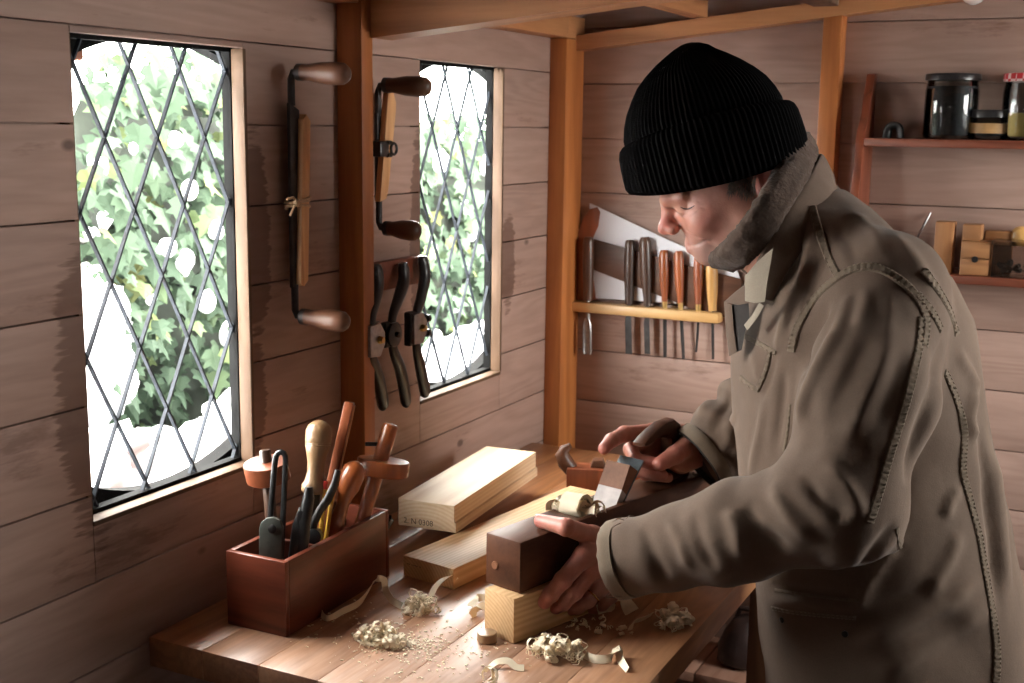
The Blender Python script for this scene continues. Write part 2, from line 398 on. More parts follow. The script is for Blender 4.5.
# sloping roof of dark boards
def roof_z(x): return 1.815+.105*x
m = MB()
for k in range(30):
    y = ROOM_Y0-.1+k*.118
    if y > .1: break
    m.add([(-.25, y, roof_z(-.25)), (RWX+.1, y, roof_z(RWX+.1)), (RWX+.1, y+.116, roof_z(RWX+.1)), (-.25, y+.116, roof_z(-.25)),
           (-.25, y, roof_z(-.25)+.02), (RWX+.1, y, roof_z(RWX+.1)+.02), (RWX+.1, y+.116, roof_z(RWX+.1)+.02), (-.25, y+.116, roof_z(-.25)+.02)],
          [(0,3,2,1),(4,5,6,7),(0,1,5,4),(1,2,6,5),(2,3,7,6),(3,0,4,7)])
m.add([(-.25, ROOM_Y0-.1, roof_z(-.25)+.022), (RWX+.1, ROOM_Y0-.1, roof_z(RWX+.1)+.022), (RWX+.1, .15, roof_z(RWX+.1)+.022), (-.25, .15, roof_z(-.25)+.022),
       (-.25, ROOM_Y0-.1, roof_z(-.25)+.032), (RWX+.1, ROOM_Y0-.1, roof_z(RWX+.1)+.032), (RWX+.1, .15, roof_z(RWX+.1)+.032), (-.25, .15, roof_z(-.25)+.032)],
      [(0,3,2,1),(4,5,6,7),(0,1,5,4),(1,2,6,5),(2,3,7,6),(3,0,4,7)])
struct(m.build('ceiling', M['roof']))

# posts, plates, rafters
struct(MB().box((0.0005, -.888, 0), (.048, -.856, 1.80), bev=.002).build('trim_1', M['post']), 'orange pine post between the two windows')
struct(MB().box((0.0005, -.094, 0), (.040, -.0005, 1.762), bev=.002).build('trim_2', M['post']), 'orange pine post in the room corner')
struct(MB().box((.570, -.045, 0), (.607, -.0005, 1.80), bev=.002).build('trim_3', M['post']), 'orange pine post on the back wall')
struct(MB().box((.0005, ROOM_Y0+.001, 1.763), (.045, -.89, 1.81), bev=.002).box((.0005, -.854, 1.763), (.045, -.096, 1.81), bev=.002).box((.0005, -.096, 1.763), (.040, -.0005, 1.81), bev=.002).build('trim_4', M['beam_y']), 'wall plate along the top of the left wall')
def rafter(name, y0, y1, x0, x1, zb, sl, h, label):
    def q(x, y): return (x, y, zb+sl*x)
    mb = MB(); a = [q(x0,y0), q(x1,y0), q(x1,y1), q(x0,y1)]
    mb.add(a+[(p[0], p[1], p[2]+h) for p in a], [(0,3,2,1),(4,5,6,7),(0,1,5,4),(1,2,6,5),(2,3,7,6),(3,0,4,7)])
    return struct(mb.build(name, M['beam_x']), label)
rafter('trim_5', -.862, -.80, .048, RWX, 1.707, .095, .11, 'rafter running from the middle post to the right')
rafter('trim_6', -.046, -.0005, .0405, RWX, 1.735, .104, .032, 'sloping rail along the back wall')
m = MB()
struct(MB().box((.30, -.80, 1.800), (.335, -.05, 1.845), bev=.002).build('trim_7', M['beam_y']), 'thin roof batten between rafter and back rail')
struct(MB().box((.55, -.80, 1.815), (.60, -.05, 1.88), bev=.002).build('trim_8', M['roof']), 'dark roof batten beside the thin one')

# ------------------------------------------------------------------ the leaded windows
def leaded_window(idx, W, node_y, node_z, dy, dz, cw, oc):
    y0, y1, z0, z1 = W; root = empty('window_%d' % idx, (0, (y0+y1)/2, z0), None, None); root['kind'] = 'structure'
    root['label'] = 'leaded window %s of the middle post' % ('in front' if idx == 1 else 'behind')
    # raw board edges lining the opening
    m = MB(); e = .0008; t = .006
    m.box((-.0215, y1-e, z0), (.0005, y1+t, z1), bev=.0008).box((-.0215, y0-t, z0), (-.0005, y0+e, z1))
    m.box((-.0215, y0, z0-t), (.002, y1, z0+e), bev=.0008)
    m.build('jamb', M['jamb'], root)
    # dark frame round the leaded glass
    m = MB(); f = .010
    m.box((-.038, y0-.012, z0-.012), (-.0225, y0+.004, z1+.012)).box((-.038, y1-f*.2, z0-.012), (-.0225, y1+.05, z1+.012))
    m.box((-.038, y0, z0-.012), (-.0225, y1+.01, z0+f*.6)).box((-.038, y0, z1-.004), (-.0225, y1+.01, z1+.012))
    m.build('frame', M['black_frame'], root)
    # glass and lead lattice
    MB().box((-.0315, y0-.01, z0-.01), (-.0295, y1+.03, z1+.01)).build('pane', M['glass'], root)
    m = MB(); th = .003
    sl = dz/dy                                         # slope of the cames (z per y)
    lo, hi = (y0-.005, y1+.028), (z0, z1)
    for sgn in (1, -1):
        for k in range(-14, 15):
            # line z = node_z + sgn*sl*(y-(node_y+k*dy*2))
            yb = node_y+k*dy*2; seg = []
            ta, tb = lo
            z_a, z_b = node_z+sgn*sl*(ta-yb), node_z+sgn*sl*(tb-yb)
            def clip(zv): return yb+sgn*(zv-node_z)/sl
            ys = sorted((clip(hi[0]), clip(hi[1]))); a, b = max(lo[0], ys[0]), min(lo[1], ys[1])
            if b-a < .004: continue
            p, q = Vector((-.0305, a, node_z+sgn*sl*(a-yb))), Vector((-.0305, b, node_z+sgn*sl*(b-yb)))
            d = (q-p).normalized(); nrm = Vector((1, 0, 0)); s_ = d.cross(nrm)*cw/2
            vs = [p-s_-nrm*th*.7, p+s_-nrm*th*.7, p+s_*.5+nrm*th, p-s_*.5+nrm*th]; vs += [v+(q-p) for v in vs]
            m.add(vs, [(0,1,2,3),(7,6,5,4),(0,4,5,1),(1,5,6,2),(2,6,7,3),(3,7,4,0)])
    m.build('lead_lattice', M['lead'], root, smooth=False)
    # arched outer frame: plate with a rounded opening
    top, bot, hw = z1+.008, z0-.006, .192
    def loop(n=64):
        L = []
        for i in range(n):
            a = 2*PI*i/n; 
            cx, cz = math.cos(a), math.sin(a)
            k = 1/max(abs(cx), abs(cz)); yy = cx*k; zz = cz*k
            Y = oc+hw*yy
            tz, bz = top-.036*(yy*hw/.17)**2, bot+.03*(yy*hw/.15)**2
            Zm = (tz+bz)/2; L.append((Y, Zm+(tz-bz)/2*zz))
        return L
    inner = loop(); n = len(inner); vs, fs = [], []
    for (y, z) in inner:
        a = math.atan2(z-(top+bot)/2, y-oc); cx, cz = math.cos(a), math.sin(a)
        k = min(.34/max(abs(cx), 1e-6), .44/max(abs(cz), 1e-6)); oy, oz = oc+cx*k, (top+bot)/2+cz*k
        vs += [(-.046, y, z), (-.072, y, z), (-.046, oy, oz), (-.072, oy, oz)]
    for i in range(n):
        a, b = i*4, ((i+1) % n)*4
        fs += [(a, b, b+2, a+2), (a+1, a+3, b+3, b+1), (a, a+1, b+1, b), (a+2, b+2, b+3, a+3)]
    MB().add(vs, fs).build('outer_frame', M['black_frame'], root)
    return root
leaded_window(1, W1, -1.312, 1.649, .0475, .0930, .0044, -1.235)
leaded_window(2, W2, -.443, 1.5705, .0478, .0985, .0030, -.41)
# the window in the right wall that lights the back of the bench
root = empty('window_3', (RWX, (RWY0+RWY1)/2, RWZ0), None, None); root['kind'] = 'structure'
m = MB(); f = .04
m.box((RWX-.005, RWY0, RWZ0), (RWX+.04, RWY0+f, RWZ1)).box((RWX-.005, RWY1-f, RWZ0), (RWX+.04, RWY1, RWZ1)).box((RWX-.005, RWY0+f, RWZ0), (RWX+.04, RWY1-f, RWZ0+f)).box((RWX-.005, RWY0+f, RWZ1-f), (RWX+.04, RWY1-f, RWZ1))
m.box((RWX+.005, (RWY0+RWY1)/2-.012, RWZ0+f), (RWX+.03, (RWY0+RWY1)/2+.012, RWZ1-f)); m.build('frame', M['jamb'], root)
MB().box((RWX+.016, RWY0+f, RWZ0+f), (RWX+.019, RWY1-f, RWZ1-f)).build('pane', M['glass'], root)

# ------------------------------------------------------------------ outside: snow, ivy, a brick pier
struct(MB().box((-30, -30, -.4), (30, 30, -.25)).build('ground', M['snow']), 'snow covered ground outside')
tag(MB().box((-.23, -1.62, 1.655), (-.10, -1.318, 1.683), bev=.004).build('brick', M['brick']), 'red brick showing behind the top left corner of the front window', 'brick')
# ivy leaves on a bank with clumps of snow
M['ivy'] = None
def ivy_mat():
    m, nt, b = mat_new('ivy_leaf'); tc = N(nt, 'ShaderNodeTexCoord'); at_ = N(nt, 'ShaderNodeAttribute', attribute_name='tone')
    col = ramp(nt, at_.outputs['Fac'], [(0, (.020, .034, .021)), (.35, (.034, .055, .034)), (.65, (.048, .074, .046)), (.88, (.066, .094, .036)), (1, (.105, .11, .036))])
    n = N(nt, 'ShaderNodeTexNoise'); n.inputs['Scale'].default_value = 45; nt.links.new(tc.outputs['Object'], n.inputs['Vector'])
    col = mixc(nt, math_n(nt, 'MULTIPLY', n.outputs[0], .35), col, (.055, .075, .055))
    nt.links.new(col, b.inputs['Base Color']); b.inputs['Roughness'].default_value = .55; b.inputs['Specular IOR Level'].default_value = .06; return m
M['ivy'] = ivy_mat()
LEAF = [(0, -.5), (.28, -.62), (.62, -.35), (.42, -.12), (.72, .18), (.30, .20), (0, .75), (-.30, .20), (-.72, .18), (-.42, -.12), (-.62, -.35), (-.28, -.62)]
def bank_top(y): 
    if y < -.58: return 1.47
    if y < -.30: return 1.47+(y+.58)/.28*.25
    return 1.73 - .15*max(0, min(1, (y-.2)/.6))
def bank_x(y, z): return -.86 + .16*pnoise(Vector((y*1.7, z*1.7, 3.1))) + .07*pnoise(Vector((y*5, z*5, 9))) - max(0, z-.9)*.18
m = MB(); tones = []
r2 = random.Random(3)
for i in range(5200):
    y = r2.uniform(-1.0, 2.4); zt = bank_top(y)+.06*pnoise(Vector((y*6, 0, 1)))
    z = zt-(r2.random()**1.0)*(zt-.35)
    x = bank_x(y, z)+r2.uniform(-.10, .05)
    s = r2.uniform(.026, .060)
    nrm = Vector((1.0, r2.uniform(-.9, .6), r2.uniform(-.2, 1.0))).normalized()
    upv = Vector((r2.uniform(-.5, .5), r2.uniform(-.7, .7), -1)); upv = (upv-nrm*nrm.dot(upv)).normalized(); sd = upv.cross(nrm)
    c = Vector((x, y, z)); b0 = len(m.v); vs = [c]
    for (a, b) in LEAF: vs.append(c+sd*(a*s)+upv*(b*s)+nrm*(-.22*s*abs(a)+r2.uniform(-.03, .03)*s))
    m.add(vs, [(0, k+1, (k+1) % 12+1) for k in range(12)])
    tn = r2.betavariate(2, 3); tn = tn if r2.random() > .07 else r2.uniform(.85, 1)
    tones += [tn]*13
ivy = m.build('ivy_leaves', M['ivy'], smooth=False)
a_ = ivy.data.attributes.new('tone', 'FLOAT', 'POINT'); a_.data.foreach_set('value', tones)
tag(ivy, 'green ivy covering the bank outside the leaded windows', 'ivy', kind='stuff')
# dark core of the bank behind the leaves
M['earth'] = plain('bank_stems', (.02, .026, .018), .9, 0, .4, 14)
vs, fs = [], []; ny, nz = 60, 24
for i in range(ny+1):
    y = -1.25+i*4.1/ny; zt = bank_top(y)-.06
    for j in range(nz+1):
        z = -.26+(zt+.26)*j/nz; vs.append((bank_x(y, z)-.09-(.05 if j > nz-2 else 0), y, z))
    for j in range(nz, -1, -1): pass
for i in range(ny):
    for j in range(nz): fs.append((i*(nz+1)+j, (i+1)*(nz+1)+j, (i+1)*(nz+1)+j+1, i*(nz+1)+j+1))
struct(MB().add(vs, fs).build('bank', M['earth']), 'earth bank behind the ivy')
# snow lying on the bank and in front of it
m = MB(); r3 = random.Random(5)
def blob(c, s, sc):
    b0 = len(m.v); m.sphere(c, s, 24, 16, sc=sc)
    for i in range(b0, len(m.v)):
        v = Vector(m.v[i]); d = v-Vector(c); k = 1+.75*pnoise(v*14+Vector((7, 1, 3)))+.35*pnoise(v*38); m.v[i] = tuple(Vector(c)+d*k)
for (u, v, sx, sz) in [(92,345,.09,.15), (80,385,.09,.10), (112,375,.05,.08), (120,335,.04,.025), (83,290,.04,.05), (103,215,.022,.03), (165,248,.030,.022), (205,300,.030,.024), (186,262,.022,.034), (94,165,.022,.035), (134,150,.018,.02),
                      (190,190,.022,.02), (216,228,.026,.022), (152,300,.02,.014), (228,335,.024,.03), (86,232,.03,.03), (176,140,.02,.016), (120,262,.02,.018),
                      (440,160,.035,.03), (472,235,.035,.03), (455,305,.03,.025), (484,165,.035,.03), (436,350,.06,.05), (490,292,.03,.03), (430,250,.03,.03), (462,200,.03,.022)]:
    p = onX(u, v, -.80); x = bank_x(p.y, p.z)+.03; p = onX(u, v, x); blob(p, 1, (sz*.5, sx, sz))
for (u, v, s) in [(100,470,.10),(130,480,.11),(160,475,.11),(190,468,.11),(215,452,.10),(235,425,.10),(75,450,.10),(245,405,.08)]:
    p = onX(u, v, -.42); blob(p+Vector((0, 0, -.045)), 1, (s*1.3, s*1.2, s*.8))
for (u, v, s) in [(425,395,.13),(450,385,.13),(475,372,.13),(493,350,.12),(505,335,.10)]:
    p = onX(u, v, -.45); blob(p+Vector((0, 0, -.05)), 1, (s*1.3, s*1.2, s*.8))
tag(m.build('snow', M['snow'], ang=180), 'white snow lying on the ivy and heaped below the windows', 'snow', kind='stuff')
struct(MB().box((-.62, -2.2, -.3), (-.24, 1.6, .86), bev=.08).build('ground', M['snow']), 'snow drift heaped against the outside of the left wall')

# ------------------------------------------------------------------ the bench
BZ = .885
M['bench'] = None
def bench_mat():
    m, nt, b = mat_new('workbench_top'); tc = N(nt, 'ShaderNodeTexCoord'); sp = N(nt, 'ShaderNodeSeparateXYZ'); nt.links.new(tc.outputs['Object'], sp.inputs[0])
    row = math_n(nt, 'FLOOR', math_n(nt, 'DIVIDE', sp.outputs[0], .094)); wn_ = N(nt, 'ShaderNodeTexWhiteNoise', noise_dimensions='1D'); nt.links.new(row, wn_.inputs['W'])
    cb = N(nt, 'ShaderNodeCombineXYZ'); nt.links.new(sp.outputs[0], cb.inputs[0])
    nt.links.new(math_n(nt, 'ADD', math_n(nt, 'MULTIPLY', sp.outputs[1], .10), math_n(nt, 'MULTIPLY', wn_.outputs[0], 19)), cb.inputs[1]); nt.links.new(sp.outputs[2], cb.inputs[2])
    n1 = N(nt, 'ShaderNodeTexNoise'); n1.inputs['Scale'].default_value = 11; n1.inputs['Detail'].default_value = 3; n1.inputs['Distortion'].default_value = .6; nt.links.new(cb.outputs[0], n1.inputs['Vector'])
    n2 = N(nt, 'ShaderNodeTexNoise'); n2.inputs['Scale'].default_value = 180; n2.inputs['Detail'].default_value = 4; nt.links.new(cb.outputs[0], n2.inputs['Vector'])
    f = math_n(nt, 'ADD', math_n(nt, 'ADD', math_n(nt, 'MULTIPLY', math_n(nt, 'SINE', math_n(nt, 'MULTIPLY', n1.outputs[0], 55)), .14), math_n(nt, 'MULTIPLY', n2.outputs[0], .55)), math_n(nt, 'MULTIPLY', wn_.outputs[0], .3))
    col = ramp(nt, f, [(.15, (.24, .095, .035)), (.8, (.46, .215, .09))])
    # fine sawdust film, with the window's pale sheen painted in, over the working area
    n3 = N(nt, 'ShaderNodeTexNoise'); n3.inputs['Scale'].default_value = 5; n3.inputs['Detail'].default_value = 6; nt.links.new(tc.outputs['Object'], n3.inputs['Vector'])
    df = N(nt, 'ShaderNodeVectorMath', operation='DISTANCE'); nt.links.new(tc.outputs['Object'], df.inputs[0]); df.inputs[1].default_value = (.38, -1.22, .885)
    near = ramp(nt, df.outputs['Value'], [(.08, (1, 1, 1)), (.36, (0, 0, 0))])
    d = math_n(nt, 'MULTIPLY', near, math_n(nt, 'ADD', math_n(nt, 'MULTIPLY', n3.outputs[0], .9), math_n(nt, 'MULTIPLY', math_n(nt, 'SUBTRACT', n2.outputs[0], .5), .8)))
    col = mixc(nt, math_n(nt, 'MULTIPLY', d, .95), col, (.60, .44, .36))
    nt.links.new(col, b.inputs['Base Color'])
    b.inputs['Coat Weight'].default_value = .35; b.inputs['Coat Roughness'].default_value = .42
    nt.links.new(math_n(nt, 'ADD', .26, math_n(nt, 'MULTIPLY', n2.outputs[0], .22)), b.inputs['Roughness']); bump(nt, b, f, .2, .001); return m
M['bench'] = bench_mat()
M['bench_dark'] = wood('bench_leg_wood', (.20, .085, .035), (.12, .045, .02), 'Z', .6)
bench = empty('workbench', (.33, -.75, 0), 'sturdy brown wooden workbench running along the left wall under the windows', 'workbench')
m = MB()
for k in range(7): m.box((.003+k*.0933, -1.352, BZ-.042), (.003+(k+1)*.0933-.0003, -.155, BZ), bev=.0012)
m.build('bench_top', M['bench'], bench)
for x in (.03, .575):
    for y in (-1.20, -.40): MB().box((x, y, 0), (x+.075, y+.075, BZ-.043), bev=.003).build('leg', M['bench_dark'], bench)
MB().box((.05, -1.185, BZ-.14), (.63, -1.16, BZ-.043), bev=.002).box((.05, -.37, BZ-.14), (.63, -.345, BZ-.043), bev=.002).box((.055, -1.15, BZ-.14), (.08, -.375, BZ-.043), bev=.002).build('apron', M['bench_dark'], bench)
# low plank shelf beyond the bench
M['pinkish'] = wood('pinkish_planks', (.42, .24, .17), (.28, .14, .09), 'Y', .6)
sh = empty('plank_bench', (.55, -.12, 0), 'low bench of pale planks against the back wall below the workbench top', 'bench')
m = MB()
for k in range(9): m.box((.05+k*.1215, -.205, .43), (.05+k*.1215+.118, -.002, .45), bev=.001)
m.build('bench_top', M['pinkish'], sh)
for x in (.08, 1.09): MB().box((x, -.19, 0), (x+.05, -.02, .43)).build('leg', M['bench_dark'], sh)
# ------------------------------------------------------------------ materials of the things
M['steel_dark'] = plain('dark_forged_steel', (.045, .042, .042), .42, .7, .35, 60, .15)
M['black_iron'] = plain('black_japanned_iron', (.012, .012, .013), .32, 0, .3, 80, .08)
M['steel'] = plain('worn_bright_steel', (.34, .33, .33), .36, .9, .2, 90, .05)
M['steel_blue'] = plain('blue_grey_plane_iron', (.10, .12, .135), .5, .35, .25, 90, .1)
M['brass'] = plain('brass', (.55, .38, .15), .35, .9, .12, 60)
M['walnut_x'] = wood('dark_brown_handle_wood', (.115, .05, .028), (.05, .022, .012), 'X', .42, ring=20, stretch=7, coat=.06, spec=.3)
M['walnut_z'] = wood('dark_brown_handle_wood_upright', (.085, .042, .026), (.035, .018, .012), 'Z', .38, ring=20, stretch=7, coat=.3)
M['brown_z'] = wood('brown_handle_wood', (.15, .06, .03), (.07, .028, .014), 'Z', .36, stretch=7, coat=.3)
M['orange_z'] = wood('orange_handle_wood', (.36, .10, .028), (.20, .05, .014), 'Z', .30, stretch=7, coat=.5)
M['red_z'] = wood('red_brown_handle_wood', (.27, .075, .03), (.14, .036, .014), 'Z', .36, stretch=7, coat=.3)
M['light_z'] = wood('pale_yellow_handle_wood', (.62, .36, .12), (.44, .23, .07), 'Z', .36, stretch=7, coat=.3)
M['pale_z'] = wood('pale_turned_wood', (.34, .21, .11), (.20, .115, .055), 'Z', .36, ring=14, stretch=5, coat=.35)
M['guard'] = wood('light_guard_strip_wood', (.66, .37, .17), (.50, .25, .10), 'Z', .55)
M['twine'] = plain('hemp_twine', (.48, .33, .20), .9, 0, .2, 300, .5)
M['padauk'] = wood('red_brown_box_wood', (.17, .040, .020), (.075, .017, .009), 'Y', .34, ring=26, stretch=8, coat=.15, spec=.4)
M['padauk_x'] = wood('red_brown_box_wood_end', (.17, .040, .020), (.075, .017, .009), 'X', .34, ring=26, stretch=8, coat=.15, spec=.4)
M['shelf'] = wood('red_brown_shelf_wood', (.22, .058, .026), (.12, .030, .014), 'X', .40, stretch=8)
M['shelf_z'] = wood('red_brown_shelf_side', (.19, .048, .02), (.10, .025, .011), 'Z', .42, stretch=8)
M['rail'] = wood('pale_rack_rail', (.70, .46, .21), (.55, .32, .12), 'X', .42, ring=20, stretch=10, coat=.2)
M['deal_y'] = wood('pale_sawn_deal', (.80, .65, .45), (.66, .47, .29), 'Y', .6, ring=15, stretch=9, bs=.1, contrast=.8, rings=(.05, -.07, 950))
M['deal2_y'] = wood('yellow_sawn_deal', (.74, .50, .27), (.56, .33, .155), 'Y', .55, ring=15, stretch=9, bs=.1, contrast=.9, rings=(-.03, -.04, 1150))
M['pine_x'] = wood('small_pine_block', (.33, .155, .06), (.23, .10, .035), 'X', .55)
M['pine_z'] = wood('upright_pine_block', (.34, .16, .06), (.24, .10, .035), 'Z', .55)
M['plane_y'] = wood('old_dark_beech_plane', (.105, .042, .022), (.045, .017, .010), 'Y', .48, ring=16, stretch=8, coat=.03, spec=.22)
M['wedge'] = wood('brown_wedge_wood', (.26, .115, .06), (.15, .062, .032), 'Y', .55, ring=12, stretch=8, spec=.3)
M['shaving'] = plain('pine_shaving', (.88, .77, .58), .6, 0, .10, 40)
M['shaving_dim'] = plain('shaded_pine_shaving', (.82, .68, .48), .6, 0, .10, 40)  # darker copy of the shaving colour, with shade by the cuff painted in
M['white_steel'] = plain('bright_saw_blade', (.62, .62, .66), .5, .25, .06, 12)
M['black_plastic'] = plain('black_lid', (.012, .012, .013), .3, 0, .2, 40)
M['white_gloss'] = plain('white_bulb_glass', (.85, .84, .82), .2, 0, .02, 10)

# ------------------------------------------------------------------ drawknives on the left wall
def handle_prof(L, r): return [(0, r*.62), (L*.03, r*.72), (L*.10, r*.74), (L*.16, r*.70), (L*.45, r*.94), (L*.72, r), (L*.88, r*.93), (L*.96, r*.66), (L, r*.25)]
def drawknife(label, y, zt, zb, xt, xb, rake, group, guard):
    root = empty('drawknife', (.0, y, (zt+zb)/2), label, 'drawknife', group)
    bt, bb = zt-.045, zb+.045
    m = MB(); yb = y
    m.prism([(yb-.012, bt), (yb-.013, bb), (yb+.010, bb+.01), (yb+.011, bt-.01)], .014, .021, 'x', bev=.0015)
    m.tube([(.0175, yb-.004, bt-.004), (.0175, yb-.004, zt-.01), (.020, yb-.002, zt-.001), (.034, y, zt)], [.0058, .0056, .006, .0062], 10)
    m.tube([(.0175, yb-.004, bb+.004), (.0175, yb-.004, zb+.01), (.020, yb-.002, zb+.001), (.034, y, zb)], [.0058, .0056, .006, .0062], 10)
    m.build('blade', M['steel_dark'], root)
    for z, xe in ((zt, xt), (zb, xb)):
        L = xe-.030; h = MB(); ax = Vector((1, rake, -.04))
        h.lathe(handle_prof(L, .0170), (.030, y, z), ax, 20); o = h.build('handle', M['walnut_x'], root)
        MB().lathe([(0, .0095), (.001, .0125), (.010, .0128), (.011, .010)], (.026, y, z), ax, 18).build('ferrule', M['steel_dark'], o)
    return root
g = 'drawknives hung on the left wall'
d1 = drawknife('drawknife with a tied light wooden strip, hanging between the front window and the post', -1.026, 1.652, 1.286, .116, .110, .05, g, None)
p, q = onX(304, 117, .022), onX(302, 283, .022)
MB().prism([(p.y-.013, p.z-.004), (p.y-.004, p.z+.004), (p.y+.006, p.z-.006), (q.y+.006, q.z+.004), (q.y-.004, q.z-.004), (q.y-.013, q.z)], .010, .030, 'x', bev=.0012).build('blade_guard', M['guard'], d1)
m = MB(); c = onX(296, 202, .02)
for k in range(3):
    pts = []
    for i in range(25):
        a = 2*PI*i/24; pts.append((c.x-.000+.014*math.cos(a), c.y+.004+.024*math.sin(a), c.z+(.004-k*.006)+.004*math.sin(a*1.0+k)))
    m.tube(pts, .0019, 8)
m.tube([(c.x+.012, c.y-.016, c.z+.003), (c.x+.016, c.y-.028, c.z+.009), (c.x+.012, c.y-.038, c.z+.006)], .0019, 8)
m.tube([(c.x+.012, c.y-.016, c.z), (c.x+.018, c.y-.028, c.z-.004), (c.x+.014, c.y-.034, c.z-.018)], .0019, 8)
m.sphere((c.x+.015, c.y-.018, c.z+.001), .0055, 10, 8); m.build('twine_tie', M['twine'], d1)
d2 = drawknife('drawknife with a clipped light wooden guard, hanging between the post and the rear window', -.790, 1.641, 1.405, .114, .094, .04, g, None)
p, q = onX(388, 92, .024), onX(380, 200, .024)
MB().prism([(p.y-.014, p.z-.002), (p.y+.002, p.z), (p.y+.010, p.z-.016), (p.y+.010, p.z-.03), (q.y+.012, q.z+.02), (q.y+.006, q.z+.002), (q.y-.014, q.z-.002)], .0225, .034, 'x', bev=.0015).build('blade_guard', M['guard'], d2)
m = MB(); c = onX(383, 149, .034)
m.box((c.x-.022, c.y-.016, c.z-.013), (c.x+.006, c.y+.012, c.z+.013), bev=.004)
m.tube([(c.x+.004, c.y+.006, c.z+.010), (c.x+.004, c.y+.018, c.z+.010)], .004, 8).tube([(c.x+.004, c.y+.006, c.z-.010), (c.x+.004, c.y+.018, c.z-.010)], .004, 8)
ring = [(c.x+.006, c.y+.024+.009*math.cos(2*PI*i/16), c.z+.009*math.sin(2*PI*i/16)) for i in range(16)]; m.tube(ring, .0024, 8, closed=True)
m.build('spring_clip', M['black_iron'], d2)

# ------------------------------------------------------------------ spokeshaves and their rack
rk = MB().box((.0005, -.815, 1.297), (.018, -.643, 1.346), bev=.002).build('tool_rack', M['shelf'])
tag(rk, 'small red-brown wooden rack holding the black spokeshaves', 'tool rack')
def spokeshave(label, pts_px, body_px, style):
    P = [onX(u, v, x) for u, v, x in pts_px]; c = onX(*body_px, .046)
    root = empty('spokeshave', (c.x, c.y, c.z), label, 'spokeshave', 'black spokeshaves hanging in the rack')
    def spline(Q, n=8):
        out = []
        for i in range(len(Q)-1):
            p0, p1, p2, p3 = Q[max(i-1, 0)], Q[i], Q[i+1], Q[min(i+2, len(Q)-1)]
            for k in range(n):
                t = k/n; out.append(.5*((2*p1)+(p2-p0)*t+(2*p0-5*p1+4*p2-p3)*t*t+(3*p1-p0-3*p2+p3)*t*t*t))
        return out+[Q[-1]]
    up_, lo_ = [p for p in P if p.z > c.z], [p for p in P if p.z <= c.z]
    for Q, top in ((up_+[c], True), ([c]+lo_, False)):
        S = spline(Q); n = len(S); R = []
        for i in range(n):
            t = i/(n-1); e = t if top else 1-t           # 0 at the tip, 1 at the body
            R.append((.0055 if e < .02 else .0105 if e < .08 else .0125-.0035*max(0, min(1, (e-.3)/.5))))
        MB().tube(S, R, 14, flat=.72, up=(0, 1, 0)).build('handle', M['black_iron'], root)
    Mb = frame_M(c, (0, 1, 0), (0, 0, 1))     # local x along wall, y up, z off the wall
    m = MB()
    if style == 'plain':
        m.lathe([(-.011, .018), (-.009, .021), (.009, .021), (.011, .018)], (0, 0, 0), (0, 0, 1), 20, Mb).box((-.02, -.022, -.01), (.012, .022, .004), Mb, .004); m.build('body', M['black_iron'], root)
        MB().box((-.012, -.02, .004), (.010, .02, .010), Mb, .002).lathe([(0, .005), (.007, .005), (.008, .003)], (0, 0, .010), (0, 0, 1), 14, Mb).build('lever_cap', M['steel_dark'], root)
    else:
        m.box((-.022, -.030, -.012), (.020, .030, .002), Mb, .003).build('body', M['black_iron'], root)
        MB().prism([(-.019, -.026), (.010, -.028), (.024, -.010), (.024, .010), (.010, .028), (-.019, .026)], .002, .009, 'z', Mb, .0015).build('lever_cap', M['steel'], root)
        MB().lathe([(0, .0065), (.004, .0065), (.006, .005), (.008, .005)], (.006, 0, .009), (0, 0, 1), 16, Mb).build('cap_screw', M['brass'], root)
        if style == 'knobs':
            for s in (-1, 1): MB().lathe([(0, .003), (.012, .003), (.0121, .007), (.019, .007), (.020, .005)], (.018, .013*s, .002), (1, 0, .1), 14, Mb).build('adjusting_knob', M['black_iron'], root)
    return root
spokeshave('spokeshave with grey cap and two side knobs, nearest to the rear window', [(422,256,.030),(425,275,.034),(421,298,.040),(417,312,.044),(417,350,.044),(421,370,.036),(426,396,.026)], (416,328), 'knobs')
spokeshave('all-black spokeshave, middle one of the three in the rack', [(403,262,.030),(404,280,.034),(398,300,.042),(393,315,.046),(394,352,.046),(401,372,.038),(407,406,.026)], (391,334), 'plain')
spokeshave('spokeshave with a plain grey cap, right beside the post', [(376,264,.030),(378,283,.034),(375,302,.042),(372,317,.046),(372,357,.046),(379,380,.038),(384,409,.026)], (373,340), 'cap')

# ------------------------------------------------------------------ chisel rack, saw and strip on the back wall
rail = MB().box((.011, -.040, 1.1665), (.382, -.0005, 1.189), bev=.0055).build('chisel_rail', M['rail'])
tag(rail, 'pale wooden rail with rounded edges holding the chisels on the back wall', 'rack')
def px2m(px, d): return px*d/F_PX
saw = empty('hand_saw', (.08, 0, 1.23), 'saw with a broad whitish blade and red-brown handle behind the chisels', 'saw')
def PY(u, v, y): p = onY(u, v, y); return (p.x, p.z)
MB().prism([PY(590,203,-.008), PY(660,236,-.008), PY(737,270,-.008), PY(745,290,-.008), PY(738,306,-.008), PY(660,302,-.008), PY(590,298,-.008)], -.010, -.0085, 'y').build('blade', M['white_steel'], saw)
MB().prism([PY(u, v, -.012) for u, v in ((572,300),(571,268),(576,238),(583,218),(590,209),(597,207),(600,212),(598,226),(592,240),(590,256),(592,272),(596,300))], -.0125, -.0015, 'y', bev=.002).build('handle', M['red_z'], saw)
MB().prism([PY(u, v, -.014) for u, v in ((594,239),(640,252),(690,266),(742,279),(742,322),(690,308),(640,288),(594,270))], -.0155, -.0125, 'y', bev=.0008).build('back_strip', M['walnut_x'], saw)

